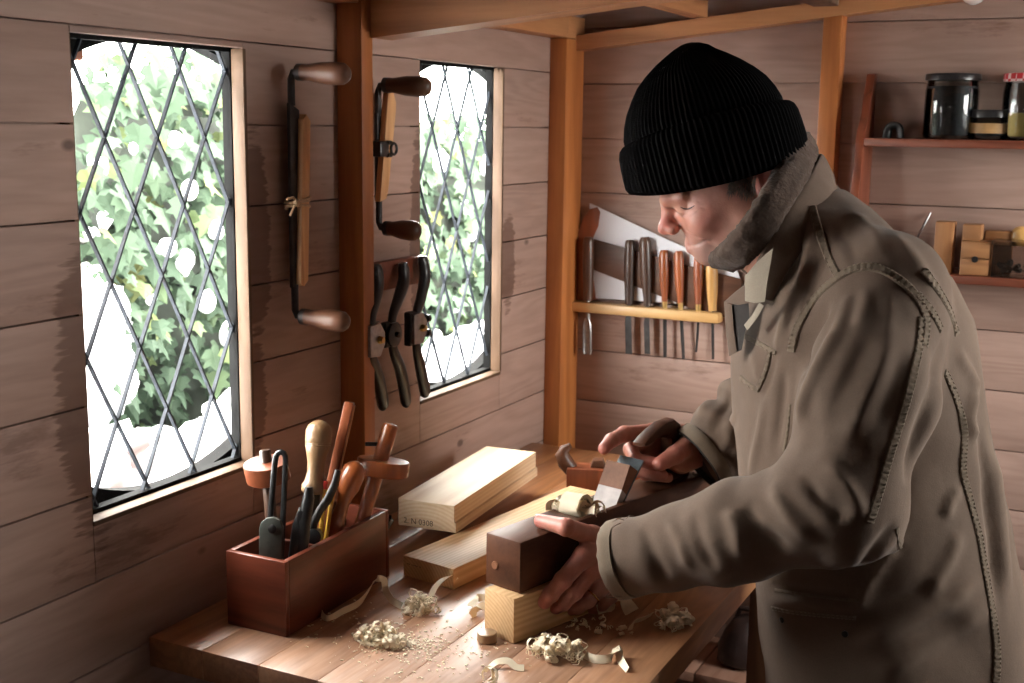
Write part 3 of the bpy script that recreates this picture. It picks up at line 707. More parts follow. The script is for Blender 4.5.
def chisel(label, name, cat, u0, v0, wt, ub, wb, v2, wblade, mat, kind='flat', ferrule=False, lean=0.0, uend=None):
    yc = -.022; top = onY(u0, v0, yc); bot = onY(ub, 301, yc); bot.z = 1.192; d = bot-top; L = d.length; end = onY(uend or ub, v2, yc-.0)
    root = empty(name, bot[:], label, cat, 'chisels and gouges in the wall rack')
    wt, wb = px2m(wt, 2.75)/2, px2m(wb, 2.75)/2
    fl = .012 if ferrule else 0
    h = MB(); LL = L-fl
    h.lathe([(0, wt*.62), (LL*.025, wt*.86), (LL*.08, wt*.98), (LL*.30, wt*1.06), (LL*.6, wt*.98), (LL*.9, wb*1.02), (LL, wb)], top, d, 20); h.build('handle', mat, root)
    if ferrule: MB().lathe([(0, wb*.92), (fl+.004, wb*.80)], top+d.normalized()*LL, d, 16).build('ferrule', M['brass'], root)
    b = MB(); s = Vector((bot.x, yc, 1.192)); w = px2m(wblade, 2.75)/2; dd = end-s; LB = dd.length
    if kind == 'thin': b.tube([s, s+dd*.3+Vector((lean, 0, 0)), s+dd*.65+Vector((lean*1.1, 0, 0)), end], [w, w, w*1.05, w*.9], 10, flat=.7)
    elif kind == 'gouge':
        b.tube([s, s+dd*.35], [w*.45, w*.5], 10)
        vs, fs = [], []; n = 10
        for j, t in enumerate((.33, .42, .55, .8, .95, 1.0)):
            ww = w*(.45 if j == 0 else .85 if j == 1 else 1.0); ww = ww*(.8 if j == 5 else 1)
            for k in range(n+1):
                a = PI*(k/n)-PI/2; vs.append((s.x+dd.x*t+math.sin(a)*ww, yc-.006+math.cos(a)*ww*.8, s.z+dd.z*t))
            for k in range(n, -1, -1):
                a = PI*(k/n)-PI/2; vs.append((s.x+dd.x*t+math.sin(a)*ww*.8, yc-.008+math.cos(a)*ww*.62, s.z+dd.z*t))
        q = 2*(n+1)
        for j in range(5):
            for k in range(q): fs.append((j*q+k, j*q+(k+1) % q, (j+1)*q+(k+1) % q, (j+1)*q+k))
        fs += [tuple(range(q)), tuple(5*q+k for k in range(q))]; b.add(vs, fs)
    else:
        b.tube([s, s+dd*.22], [w*.7, w*.7], 10)
        t0, t1 = s+dd*.20, s+dd
        b.add([(t0.x-w*.75, yc-.003, t0.z), (t0.x+w*.75, yc-.003, t0.z), (t0.x+w, yc-.003, t0.z-.02), (t1.x+w, yc-.001, t1.z), (t1.x-w, yc-.001, t1.z), (t0.x-w, yc-.003, t0.z-.02),
               (t0.x-w*.55, yc+.002, t0.z), (t0.x+w*.55, yc+.002, t0.z), (t0.x+w*.75, yc+.002, t0.z-.02), (t1.x+w*.9, yc, t1.z), (t1.x-w*.9, yc, t1.z), (t0.x-w*.75, yc+.002, t0.z-.02)],
              [(0,1,2,3,4,5),(11,10,9,8,7,6)]+[(i, i+6, (i+1) % 6+6, (i+1) % 6) for i in range(6)])
    b.build('blade', M['steel_dark'] if kind != 'gouge' else M['steel'], root); return root
chisel('broad gouge with a dark brown handle, at the corner end of the chisel rail', 'gouge', 'gouge', 588.5, 237, 11, 588, 9.5, 354, 10, M['brown_z'], 'gouge')
chisel('chisel with a nearly black straight handle, next to the broad gouge', 'chisel', 'chisel', 630, 240, 10.5, 629, 8, 354, 7, M['walnut_z'])
chisel('chisel with a tall dark brown tapering handle, third tool from the corner', 'chisel', 'chisel', 645, 237, 12, 647.5, 7, 354, 6, M['walnut_z'])
chisel('narrow chisel with an orange-brown handle and brass ferrule, fourth tool from the corner', 'chisel', 'chisel', 664, 250, 9.5, 665, 6, 357, 4, M['orange_z'], 'thin', True)
chisel('narrow chisel with the brightest orange barrel handle, fifth tool from the corner', 'chisel', 'chisel', 678.5, 251, 9.5, 681, 6, 359, 3.6, M['orange_z'], 'thin', True, uend=683.5)
chisel('thin carving tool with a short red-brown handle and brass ferrule, sixth tool from the corner', 'chisel', 'chisel', 698.7, 256, 9.5, 698.7, 6.5, 352, 2.6, M['red_z'], 'thin', True, .001, uend=696)
chisel('thin carving tool with a pale yellow handle, last in the rail beside the chin', 'chisel', 'chisel', 711.5, 257, 11, 713, 8, 359, 3, M['light_z'], 'thin')

# ------------------------------------------------------------------ shelves on the back wall
shelf = empty('wall_shelf', (.80, 0, 1.55), 'red-brown wooden shelf unit with a wavy side panel on the back wall', 'shelf')
prof = [(-.0005, 1.688), (-.022, 1.686), (-.030, 1.665), (-.048, 1.640), (-.055, 1.610), (-.085, 1.575), (-.095, 1.545), (-.100, 1.50), (-.112, 1.46), (-.118, 1.40), (-.112, 1.33), (-.100, 1.28), (-.06, 1.262), (-.0005, 1.26)]
MB().prism([(y, z) for y, z in prof], .656, .672, 'x', bev=.0015).build('side_panel', M['shelf_z'], shelf)
MB().prism([(y, z) for y, z in prof], 1.50, 1.516, 'x', bev=.0015).build('side_panel', M['shelf_z'], shelf)
MB().box((.6722, -.092, 1.547), (1.4998, -.0005, 1.5625), bev=.0015).build('shelf_board', M['shelf'], shelf)
MB().box((.6722, -.100, 1.2935), (1.4998, -.0005, 1.309), bev=.0015).build('shelf_board', M['shelf'], shelf)
S1, S2 = 1.5627, 1.3092
M['jar_glass'] = glass('jar_glass', (.90, .92, .92), .04, .25)
def jar(label, u, v0, v1, wpx, y, lidh, contents, fill, lidmat, zb, lid_over=1.04):
    d = 2.72; p = onY(u, (v0+v1)/2, y); r = px2m(wpx, d)/2; h = px2m(v1-v0, d); x = p.x
    root = empty('jar', (x, y, zb), label, 'jar'); H = h-lidh
    n = [(0, r*.86), (.003, r*.96), (.008, r), (H*.80, r), (H*.92, r*.94), (H, r*.93), (H, r*.88), (H*.9, r*.90), (H*.8, r*.95), (.010, r*.95), (.006, r*.90)]
    MB().lathe(n, (x, y, zb), (0, 0, 1), 28).build('glass', M['jar_glass'], root)
    MB().lathe([(.007, r*.88), (.012, r*.93), (H*fill, r*.93), (H*fill+.001, r*.5)], (x, y, zb), (0, 0, 1), 24).build('contents', contents, root)
    MB().lathe([(H-.002, r*lid_over), (H+lidh*.7, r*lid_over), (H+lidh*.95, r*lid_over*.97), (H+lidh, r*lid_over*.9)], (x, y, zb), (0, 0, 1), 32).build('lid', lidmat, root)
    return root
M['dark_contents'] = plain('dark_jar_contents', (.015, .014, .016), .7, 0, .6, 90, .5)
M['wax'] = plain('yellow_wax', (.62, .45, .12), .6, 0, .15, 30)
M['amber'] = plain('amber_label', (.42, .24, .09), .6, 0, .2, 30)
def check_mat():
    m, nt, b = mat_new('red_checked_lid'); tc = N(nt, 'ShaderNodeTexCoord'); ck = N(nt, 'ShaderNodeTexChecker'); ck.inputs['Scale'].default_value = 95
    ck.inputs[1].default_value = (.52, .02, .03, 1); ck.inputs[2].default_value = (.75, .62, .60, 1)
    nt.links.new(tc.outputs['Object'], ck.inputs[0]); nt.links.new(ck.outputs[0], b.inputs['Base Color']); b.inputs['Roughness'].default_value = .35; return m
M['check'] = check_mat()
jar('tall wide jar with a black lid and dark contents on the upper shelf', 951, 83, 138, 44, -.045, .010, M['dark_contents'], .88, M['black_plastic'], S1)
j = jar('low squat jar with a black lid and amber band on the upper shelf', 990, 114, 139, 34, -.045, .012, M['dark_contents'], .6, M['black_plastic'], S1, 1.0)
p = onY(990, 126.5, -.045); r = px2m(34, 2.72)/2
MB().lathe([(.012, r*1.0), (.0125, r*1.015), (.030, r*1.015), (.0305, r*1.0)], (p.x, -.045, S1), (0, 0, 1), 28).build('label_band', M['amber'], j)
jar('tall jar with a red and white checked lid and yellow contents on the upper shelf', 1026, 84, 139, 38, -.045, .013, M['wax'], .45, M['check'], S1, 1.04)
p = onY(894, 131, -.05); a = [(p.x+.012*math.cos(PI*i/10), -.05, S1+.012+.013*math.sin(PI*i/10)) for i in range(11)]
tag(MB().tube([(p.x+.013, -.05, S1+.0005)]+a+[(p.x-.013, -.05, S1+.0005)], .0062, 10, flat=1.4).build('iron_arch', M['black_iron']), 'small dark iron arch standing alone on the upper shelf', 'hardware')
# lower shelf
def blk(name, label, cat, u0, v0, u1, y0, y1, mat, zb, H):
    a, b = onY(u0, v0, y0), onY(u1, v0, y0)
    return tag(MB().box((a.x, y0, zb), (b.x, y1, zb+H), bev=.0015).build(name, mat), label, cat)
blk('wood_block', 'upright orange pine block on the lower shelf beside the shoulder', 'wood block', 934, 245, 953, -.075, -.04, M['pine_z'], S2, .098)
root = empty('drawer_box', (.93, -.06, S2), 'tiny pine box with two stacked drawers on the lower shelf', 'box')
a, b = onY(960, 260, -.085), onY(990, 260, -.085); H = .064
MB().box((a.x, -.082, S2), (b.x, -.02, S2+H), bev=.001).build('case', M['pine_x'], root)
for k in range(2):
    z0 = S2+.0015+k*H/2
    MB().box((a.x+.001, -.0865, z0), (b.x-.001, -.0822, z0+H/2-.003), bev=.0008).build('drawer', M['pine_x'], root)
MB().lathe([(0, .006), (.003, .006)], ((a.x+b.x)/2, -.0865, S2+H/2-.001), (0, -1, 0), 14).build('notch_shade', M['black_iron'], root)  # black disc puts the shade of the notch in as colour
p, q = onY(962, 240, -.07), onY(981, 240, -.07)
tag(MB().box((p.x, -.075, S2+H+.0005), (q.x, -.035, S2+H+.031), bev=.002).build('wood_block', M['pine_x']), 'small pine block lying on top of the tiny drawer box', 'wood block')
M['clear_plastic'] = glass('clear_plastic', (.86, .82, .80), .12, .35)
p, q = onY(992, 262, -.085), onY(1040, 262, -.085)
root = empty('plastic_box', ((p.x+q.x)/2, -.055, S2), 'clear plastic lidded box of small fittings on the lower shelf', 'box')
m = MB(); x0, x1, y0, y1, h = p.x, q.x, -.088, -.03, .060; t = .0018
m.box((x0, y0, S2), (x1, y1, S2+t)).box((x0, y0, S2), (x0+t, y1, S2+h)).box((x1-t, y0, S2), (x1, y1, S2+h)).box((x0, y0, S2), (x1, y0+t, S2+h)).box((x0, y1-t, S2), (x1, y1, S2+h)); m.build('box_body', M['clear_plastic'], root)
MB().box((x0-.003, y0-.003, S2+h), (x1+.003, y1+.003, S2+h+.008), bev=.002).build('lid', M['clear_plastic'], root)
m = MB()
for k in range(9):
    c = (x0+.015+rnd.random()*(x1-x0-.03), y0+.012+rnd.random()*.03, S2+.006+rnd.random()*.012); m.lathe([(0, .005), (.008, .006), (.016, .004)], c, (rnd.uniform(-1, 1), rnd.uniform(-1, 1), .4), 8)
f = m.build('small_fittings', M['steel_dark'], None); tag(f, 'dark small metal fittings lying in the clear plastic box', 'hardware', kind='stuff')
p, q = onY(984, 245, -.025), onY(1012, 247, -.025)
tag(MB().box((p.x, -.0285, S2), (q.x, -.004, S2+.082), bev=.002).build('wood_block', M['pine_x']), 'pine block standing behind the clear plastic box', 'wood block')
p, q = onY(915, 234, -.05), onY(930, 213, -.01)
root = empty('screwdriver', (p.x-.03, -.05, S2), 'thin steel shafted tool leaning against the wall on the lower shelf', 'tool')
s = Vector((p.x-.022, -.055, S2+.002)); e = Vector((q.x, -.004, q.z)); d = e-s
MB().tube([s+d*.38, e], [.0023, .0021], 10).build('shaft', M['steel'], root)
MB().lathe([(0, .007), (.01, .0095), (d.length*.2, .0085), (d.length*.36, .0075), (d.length*.38, .005)], s, d, 16).build('handle', M['walnut_z'], root)
p = onY(1021, 236, -.02)
root = empty('wooden_peg', (p.x, -.02, p.z), 'pale yellowish round wooden peg fixed to the wall at the picture edge', 'peg')
MB().lathe([(0, .008), (.008, .009), (.014, .016), (.024, .019), (.032, .014), (.035, .004)], (p.x, -.0005, p.z), (0, -1, 0), 18).build('turned_head', M['light_z'], root)
MB().lathe([(0, .014), (.003, .013)], (p.x, -.0005, p.z), (0, -1, 0), 18).build('base_plate', M['steel_dark'], root)
# bulb under the roof
p = at(974, -9, 1.9); rz = roof_z(p.x)
root = empty('light_bulb', p[:], 'white light bulb hanging unlit from the roof at the top edge', 'light bulb')
MB().lathe([(0, .004), (.004, .012), (.012, .0195), (.022, .0205), (.034, .0155), (.046, .012)], (p.x, p.y, p.z-.021), (0, 0, 1), 24).build('bulb', M['white_gloss'], root)
MB().lathe([(0, .0145), (.03, .0150), (.036, .008)], (p.x, p.y, p.z+.024), (0, 0, 1), 20).build('socket', M['black_plastic'], root)
MB().tube([(p.x, p.y, p.z+.058), (p.x, p.y, rz)], .003, 8).build('cord', M['black_plastic'], root)
# ------------------------------------------------------------------ planks on the bench
def rotM(origin, ang):                # local y runs along the board, turned by ang from the room's y
    return Matrix.Translation(Vector(origin)) @ Matrix.Rotation(ang, 4, 'Z')
def plank(name, label, origin, ang, W, L, H, mat, rebate=False, bev=.0012):
    m = MB()
    if rebate:
        m.prism([(0, 0), (W, 0), (W, H*.34), (W-.0035, H*.37), (W-.0035, H), (0, H)], 0, L, 'y', bev=.0008)
    else: m.box((0, 0, 0), (W, L, H), bev=bev)
    o = m.build(name, mat); o.matrix_world = rotM(origin, ang); return tag(o, label, 'plank')
lowp = plank('plank', 'yellowish plank lying flat on the bench under the thicker pale plank', (.184, -.988, BZ+.0003), math.radians(-9), .100, .475, .033, M['deal2_y'])
upp = plank('plank', 'thick pale plank with stamped end resting on the thinner plank', (.100, -.868, BZ+.0338), math.radians(4.6), .106, .370, .046, M['deal_y'], True)
M['ink'] = plain('faded_ink', (.14, .09, .06), .8)
def text(name, body, size, Mw, mat, parent, off=.0004):
    c = bpy.data.curves.new(name, 'FONT'); c.body = body; c.size = size; c.extrude = .00015; c.align_x = 'LEFT'
    o = bpy.data.objects.new(name, c); COL.objects.link(o); dg = bpy.context.evaluated_depsgraph_get()
    me = bpy.data.meshes.new_from_object(o.evaluated_get(dg)); bpy.data.objects.remove(o); me.name = name
    k = bpy.data.objects.new(name, me); COL.objects.link(k); me.materials.clear(); me.materials.append(mat)
    k.parent = parent; k.matrix_local = Mw; return k
text('stamp', '2. N 0308', .0135, Matrix.Translation((.010, -.0004, .0055)) @ Matrix.Rotation(PI/2, 4, 'X'), M['ink'], upp)
text('stamp', '-- ---- -', .010, Matrix.Translation((.008, -.0004, .019)) @ Matrix.Rotation(PI/2, 4, 'X'), M['ink'], lowp)
work = plank('workpiece', 'square pine workpiece on the bench being planed under the big plane', (.397, -1.118, BZ+.0003), math.radians(-18), .057, .42, .0640, M['deal2_y'], bev=.0008)
work['category'] = 'workpiece'

# ------------------------------------------------------------------ the big wooden plane
PA = math.radians(-14.4); PO = Vector((.389, -1.101, .9500)); PW, PH, PL = .0635, .073, .52
MP = rotM(PO, PA)                       # local: x across, y from the front end to the rear, z up
plane_ = empty('wooden_plane', PO[:], 'long dark wooden plane held on the pine workpiece by both hands', 'plane')
def PB(mb, name, mat, parent=plane_, **k):
    mb.v = [tuple(MP @ Vector(v)) for v in mb.v]; return mb.build(name, mat, parent, **k)
t0, t1 = .140, .252            # mouth opening in the top
body = MB().box((0, 0, 0), (PW, PL, PH), bev=.0022).build('body', M['plane_y'])
cutter = MB().prism([(t0, PH+.02), (t0, PH-.003), (t0+.045, .010), (t1-.050, .010), (t1, PH+.001), (t1+.016, PH+.02)], .0075, PW-.0075, 'x').build('cutter', M['plane_y'])
bo = body.modifiers.new('mouth', 'BOOLEAN'); bo.object = cutter; bo.operation = 'DIFFERENCE'; bo.solver = 'EXACT'
me = bpy.data.meshes.new_from_object(body.evaluated_get(bpy.context.evaluated_depsgraph_get())); bpy.data.objects.remove(body); bpy.data.objects.remove(cutter)
me.transform(MP); me.set_sharp_from_angle(angle=math.radians(30)); me.name = 'body'
body = bpy.data.objects.new('body', me); COL.objects.link(body); adopt(body, plane_)
# strike button in the front end, wear
PB(MB().lathe([(0, .006), (.002, .0055)], (PW*.28, .0005, .030), (0, -1, 0), 14), 'end_plug', M['wedge'])
M['pale_iron'] = plain('pale_worn_iron', (.42, .38, .37), .55, .25, .15, 60, .1)
# wedge and iron lean back
ang = math.radians(48)
ca, sa = math.cos(ang), math.sin(ang)
def incl(origin_y, origin_z): return frame_M((0, origin_y, origin_z), (1, 0, 0), (0, ca, sa))     # local y climbs the bed, z points forward-down normal
MI = incl(.177, .012)
PB(MB().box((.0095, 0, -.0155), (PW-.0095, .166, -.0125), MI, .0006), 'iron', M['steel_blue'])
MW = MI @ Matrix.Translation((0, .012, -.0120))
m = MB(); m.add([(MW @ Vector(p))[:] for p in [(.010, .092, .0005), (PW-.010, .092, .0005), (PW-.010, .134, .0005), (.010, .134, .0005), (.010, .092, .016), (PW-.010, .092, .016), (PW-.010, .130, .025), (.010, .130, .025)]],
      [(0,3,2,1),(4,5,6,7),(0,1,5,4),(1,2,6,5),(2,3,7,6),(3,0,4,7)])
PB(m, 'wedge', M['wedge'])
m = MB(); m.add([(MW @ Vector(p))[:] for p in [(.010, .0, .0005), (PW-.010, .0, .0005), (PW-.010, .0918, .0005), (.010, .0918, .0005), (.010, .0, .003), (PW-.010, .0, .003), (PW-.010, .0918, .0158), (.010, .0918, .0158)]],
      [(0,3,2,1),(4,5,6,7),(0,1,5,4),(1,2,6,5),(2,3,7,6),(3,0,4,7)])
PB(m, 'cap_iron', M['pale_iron'])
# closed tote handle
pr = [(.372, .070), (.446, .070), (.452, .085), (.438, .108), (.428, .128), (.424, .146), (.414, .162), (.398, .172), (.372, .171), (.345, .163), (.322, .153), (.312, .147), (.312, .142), (.324, .141), (.350, .146), (.376, .148), (.388, .140), (.390, .120), (.386, .098), (.378, .084)]
PB(MB().prism(pr, PW/2-.0125, PW/2+.0125, 'x', bev=.006), 'tote_handle', M['plane_y'])
# ------------------------------------------------------------------ smaller horned plane behind
o2 = onZ(566, 492, BZ); d2 = Vector((.93, .36, 0)).normalized()
M2 = frame_M(o2+Vector((0, 0, .0003)), d2, (-d2.y, d2.x, 0))
root = empty('horned_plane', o2[:], 'small brown horned wooden plane standing on the bench behind the big plane', 'plane')
MB().box((0, 0, 0), (.20, .052, .046), M2, .003).build('body', M['red_z'], root)
m = MB(); m.tube([M2 @ Vector(p) for p in ((.010, .026, .035), (-.004, .026, .052), (-.010, .026, .066), (-.006, .026, .078), (.006, .026, .086))], [.014, .016, .0145, .010, .005], 14); m.build('horn', M['walnut_x'], root)
MB().prism([(.045, .0465), (.075, .0465), (.068, .062), (.050, .060)], .012, .040, 'y', M2, .002).build('wedge', M['walnut_x'], root)

# ------------------------------------------------------------------ shavings
def curl(mb, start, direc, n, r0, r1, turns, wid, up=(0, 0, 1), lift=.0, jit=.1, th=.0005, rr=rnd):
    """a ribbon rolled into a loose spiral that starts at start and rolls along direc"""
    d = Vector(direc).normalized(); u = Vector(up); side = d.cross(u).normalized(); pts = []; sides = []
    for i in range(n+1):
        t = i/n; a = -PI/2+turns*2*PI*t; r = r0+(r1-r0)*t
        pts.append(Vector(start)+d*(r*math.cos(a))+u*(r0+r*math.sin(a))+side*(lift*t)+Vector((pnoise(Vector((t*4, 1, a)))*jit*r0, 0, pnoise(Vector((2, t*4, a)))*jit*r0*.3)))
        sides.append((side+d*.25*math.sin(a*.5)).normalized())
    mb.ribbon(pts, wid, sides, th)
def strip(label, pts, wid, sides=(0, 0, 1), mat='shaving', group='long single shavings on the bench', sub=6):
    P = [Vector(p) for p in pts]; S = [Vector(s) for s in sides] if isinstance(sides, list) else None; out, so = [], []
    for i in range(len(P)-1):
        p0, p1, p2, p3 = P[max(i-1, 0)], P[i], P[i+1], P[min(i+2, len(P)-1)]
        for k in range(sub):
            t = k/sub; out.append(.5*((2*p1)+(p2-p0)*t+(2*p0-5*p1+4*p2-p3)*t*t+(3*p1-p0-3*p2+p3)*t*t*t))
            so.append((S[i].lerp(S[i+1], t)) if S else Vector(sides))
    out.append(P[-1]); so.append(S[-1] if S else Vector(sides))
    return tag(MB().ribbon(out, wid, so, .0007).build('shaving', M[mat], ang=60), label, 'shaving', group)
def T(u, v, h=0.0):
    p = onZ(u, v, BZ+h); return p
strip('long wavy shaving ribbon leaning against the red-brown tool box', [T(320,611,.006), T(327,619,.003), T(343,611,.006), T(360,602,.010), T(372,585,.022), T(377,579,.026), T(384,580,.024), T(386,591,.012), T(392,600,.005), T(402,606,.004)], .010,
      [(0,.3,1), (0,.3,1), (0,.2,1), (0,.2,1), (.3,.5,.8), (.4,.8,.3), (.5,.8,.2), (.3,.6,.7), (0,.6,.8), (0,.6,.8)])
strip('upright curling shaving standing in front of the yellowish plank', [T(431,601,.003), T(431,596,.008), T(436,586,.016), T(445,578,.022), T(453,576,.020), T(456,580,.014)], .009, [(1,.3,0), (1,.3,0), (1,.4,.1), (.9,.5,.2), (.6,.8,.2), (.5,.8,.3)])
strip('flat folded shaving at the front right of the bench', [T(585,656,.003), T(596,659,.005), T(610,658,.007), T(617,649,.012), T(619,653,.008), T(621,661,.004), T(627,671,.002)], .011, [(0,.5,.9), (0,.5,.9), (.1,.6,.8), (.5,.8,.1), (.7,.6,.3), (.6,.3,.7), (.5,.2,.8)])
strip('loose arched shaving to the left of the front shaving heap', [T(489,668,.002), T(497,662,.008), T(508,661,.009), T(516,667,.004), T(524,668,.003)], .010, [(0,1,.5)]*5)
m = MB(); c = T(487, 684); curl(m, c, (1, -.1, 0), 40, .012, .006, 1.7, .008, up=Vector((0, .5, .86)), lift=.004)
tag(m.build('shaving', M['shaving'], ang=60), 'ring-shaped curled shaving at the bottom edge of the picture', 'shaving', 'long single shavings on the bench')
strip('broad shaving curling out from under the workpiece near the cuff', [T(598,612,.004), T(612,602,.012), T(622,597,.022), T(627,604,.012), T(632,612,.004)], .022, [(.2,.7,.7), (.2,.9,.4), (.2,1,.2), (.3,.9,.3), (.2,.7,.6)], 'shaving_dim')
strip('thin dark-lit shaving lying between the workpiece and the cuff', [T(630,630,.003), T(634,622,.010), T(645,618,.008), T(652,614,.004)], .008, [(.5,.5,.7)]*4, 'shaving_dim')
strip('pale shaving poking out left of the workpiece', [T(470,606,.004), T(478,598,.010), T(486,599,.008), T(491,606,.003)], .012, [(.3,.9,.3)]*4)
strip('second pale shaving under the front end of the plane', [T(471,616,.003), T(478,608,.010), T(487,606,.010), T(494,612,.004)], .013, [(.2,.9,.2)]*4)
def heap(label, u, v, rx_, ry_, h, n, rr, seed, broad=False):
    r = random.Random(seed); m = MB(); c = T(u, v)
    for i in range(n*3):
        fine_ = i >= n
        a = r.uniform(0, 2*PI); q = math.sqrt(r.random())*(1 if not fine_ else 1.08); z = BZ+.0008+h*(1-q*q if q < 1 else 0)*r.random()
        p = Vector((c.x+rx_*q*math.cos(a), c.y+ry_*q*math.sin(a), z))
        R = rr*r.uniform(.55, 1.2)*(.62 if fine_ else 1); d = Vector((r.uniform(-1, 1), r.uniform(-1, 1), r.uniform(-.1, .25)))
        up = Vector((r.uniform(-.7, .7), r.uniform(-.7, .7), 1)).normalized()
        w = r.uniform(.0009, .0018) if fine_ else (r.uniform(.004, .008) if broad else r.uniform(.0025, .0050))
        curl(m, p, d, 26, R, R*r.uniform(.5, .95), r.uniform(.8, 2.2), w, up, r.uniform(-.012, .012), .5)
    return tag(m.build('shaving_heap', M['shaving'], ang=60), label, 'shavings', 'heaps of curled wood shavings on the bench', 'stuff')
heap('frizzy heap of pale shavings in front of the tool box', 381, 642, .036, .022, .016, 52, .0062, 11)
heap('small heap of pale shavings in front of the yellowish plank', 420, 612, .024, .018, .020, 26, .0070, 12)
heap('heap of curled shavings in front of the workpiece', 557, 656, .036, .024, .018, 38, .0085, 13, True)
heap('heap of curled shavings on the bench edge under the sleeve', 672, 626, .018, .022, .020, 22, .0085, 14, True)
heap('thin scatter of shavings on the bench right of the workpiece', 600, 628, .05, .03, .003, 8, .004, 15)
# crumbs of sawdust
r = random.Random(21); m = MB()
for i in range(650):
    q = abs(r.gauss(0, .55)); a = r.uniform(0, 2*PI); p = Vector((.33+.17*q*math.cos(a), -1.20+.12*q*math.sin(a), BZ+.0006))
    if not (.01 < p.x < .65 and -1.345 < p.y < -1.0): continue
    s = r.uniform(.0006, .0022); m.box((-s, -s*.4, 0), (s, s*.4, s*.5), Matrix.Translation(p) @ Matrix.Rotation(r.uniform(0, PI), 4, 'Z'))
tag(m.build('sawdust', M['shaving'], smooth=False), 'crumbs of pale sawdust strewn over the front of the bench', 'sawdust', kind='stuff')
# shavings bunched in the plane's mouth: one tall folded ribbon and smaller curls round its foot
r = random.Random(31); m = MB()
def PT(x, y, z): return MP @ Vector((x, y, z))
def crumple(path, wid, side, th=.0007):
    P = [PT(*p) for p in path]; out = []
    for i in range(len(P)-1):
        p0, p1, p2, p3 = P[max(i-1, 0)], P[i], P[i+1], P[min(i+2, len(P)-1)]
        for k in range(6):
            t = k/6; out.append(.5*((2*p1)+(p2-p0)*t+(2*p0-5*p1+4*p2-p3)*t*t+(3*p1-p0-3*p2+p3)*t*t*t))
    out.append(P[-1]); sd = MP.to_3x3() @ Vector(side)
    m.ribbon(out, wid, [(sd+Vector((pnoise(p*60), pnoise(p*60+Vector((3, 1, 2))), pnoise(p*50)))*.35) for p in out], th)
crumple([(.034, .185, .055), (.034, .182, .080), (.033, .170, .096), (.032, .156, .100), (.031, .146, .092), (.031, .143, .078), (.033, .150, .068)], .030, (1, .1, 0))
crumple([(.036, .178, .060), (.036, .172, .084), (.035, .160, .089), (.034, .152, .080), (.035, .158, .070)], .024, (1, -.3, .1))
crumple([(.016, .176, .060), (.010, .168, .078), (.002, .156, .086), (-.006, .148, .080), (-.006, .146, .070)], .016, (.3, 1, .2))
crumple([(.020, .166, .066), (.010, .158, .080), (.000, .166, .084), (-.004, .174, .076)], .014, (.6, .8, .4))
crumple([(.050, .182, .062), (.054, .174, .082), (.056, .164, .084), (.058, .158, .075)], .016, (.8, .4, .3))
crumple([(.046, .170, .070), (.055, .176, .088), (.062, .186, .084), (.062, .190, .074)], .014, (.5, -.6, .5))
for i in range(9):
    b = PT(r.uniform(.004, .060), r.uniform(.150, .182), r.uniform(.066, .078)); d = MP.to_3x3() @ Vector((r.uniform(-.9, .9), r.uniform(-1, .2), r.uniform(0, .3)))
    curl(m, b, d, 26, r.uniform(.005, .010), r.uniform(.004, .008), r.uniform(.6, 1.4), r.uniform(.008, .016), Vector((r.uniform(-.3, .3), r.uniform(-.3, .3), 1)).normalized(), r.uniform(-.01, .01), .9, .0007)
tag(m.build('shaving_bunch', M['shaving'], ang=60), 'cream bunch of shavings curling out of the mouth of the big plane', 'shavings', kind='stuff')
# knot plug
p = T(487, 641); root = tag(MB().lathe([(0, .0125), (.001, .0135), (.012, .0135), (.013, .0125)], (p.x, p.y, BZ+.0003), (0, 0, 1), 24).build('wood_disc', M['pale_z']), 'small round wooden offcut beside the front of the workpiece', 'offcut')
# dark lump on the low planks beyond the bench
M['dark_leather'] = plain('dark_leather', (.030, .016, .014), .45, 0, .4, 25, .3)
p = onZ(727, 648, .451); c = Vector((.50, -.10, .451))
root = empty('leather_bag', c[:], 'dark slumped leather bag on the low plank bench beyond the workbench', 'bag')
m = MB(); m.lathe([(0, .055), (.01, .068), (.04, .070), (.075, .055), (.10, .038), (.108, .02)], c, (0, 0, 1), 24, sx=.75)
for i, v in enumerate(m.v):
    v = Vector(v); k = 1+.12*pnoise(v*28); m.v[i] = (c.x+(v.x-c.x)*k, c.y+(v.y-c.y)*k, v.z)
m.build('bag_body', M['dark_leather'], root)
MB().tube([(c.x-.03, c.y, c.z+.098), (c.x-.022, c.y-.01, c.z+.122), (c.x+.012, c.y-.01, c.z+.125), (c.x+.026, c.y, c.z+.098)], .006, 10).build('strap', M['dark_leather'], root)

# ------------------------------------------------------------------ the tool box and what stands in it
MT = Matrix.Translation((.0685, -1.2665, BZ+.0003)) @ Matrix.Rotation(math.radians(.6), 4, 'Z')
BW, BL, BH, BT = .101, .265, .1075, .009
box = empty('tool_box', MT.translation[:], 'open red-brown wooden tool box on the front corner of the workbench', 'tool box')
def TBm(mb, name, mat, parent=box): mb.v = [tuple(MT @ Vector(v)) for v in mb.v]; return mb.build(name, mat, parent)
TBm(MB().box((0, 0, 0), (BW, BT, BH), bev=.0012), 'end_board', M['padauk_x']); TBm(MB().box((0, BL-BT, 0), (BW, BL, BH), bev=.0012), 'end_board', M['padauk_x'])
TBm(MB().box((0, BT, 0), (BT, BL-BT, BH), bev=.0012), 'side_board', M['padauk']); TBm(MB().box((BW-BT, BT, 0), (BW, BL-BT, BH), bev=.0012), 'side_board', M['padauk'])
TBm(MB().box((BT, BT, 0), (BW-BT, BL-BT, .008)), 'bottom_board', M['padauk'])
for y in (.088, .172): TBm(MB().box((BT, y, .008), (BW-BT, y+.007, BH-.006), bev=.001), 'divider', M['padauk_x'])
def TB(x, y, z): return MT @ Vector((x, y, z))
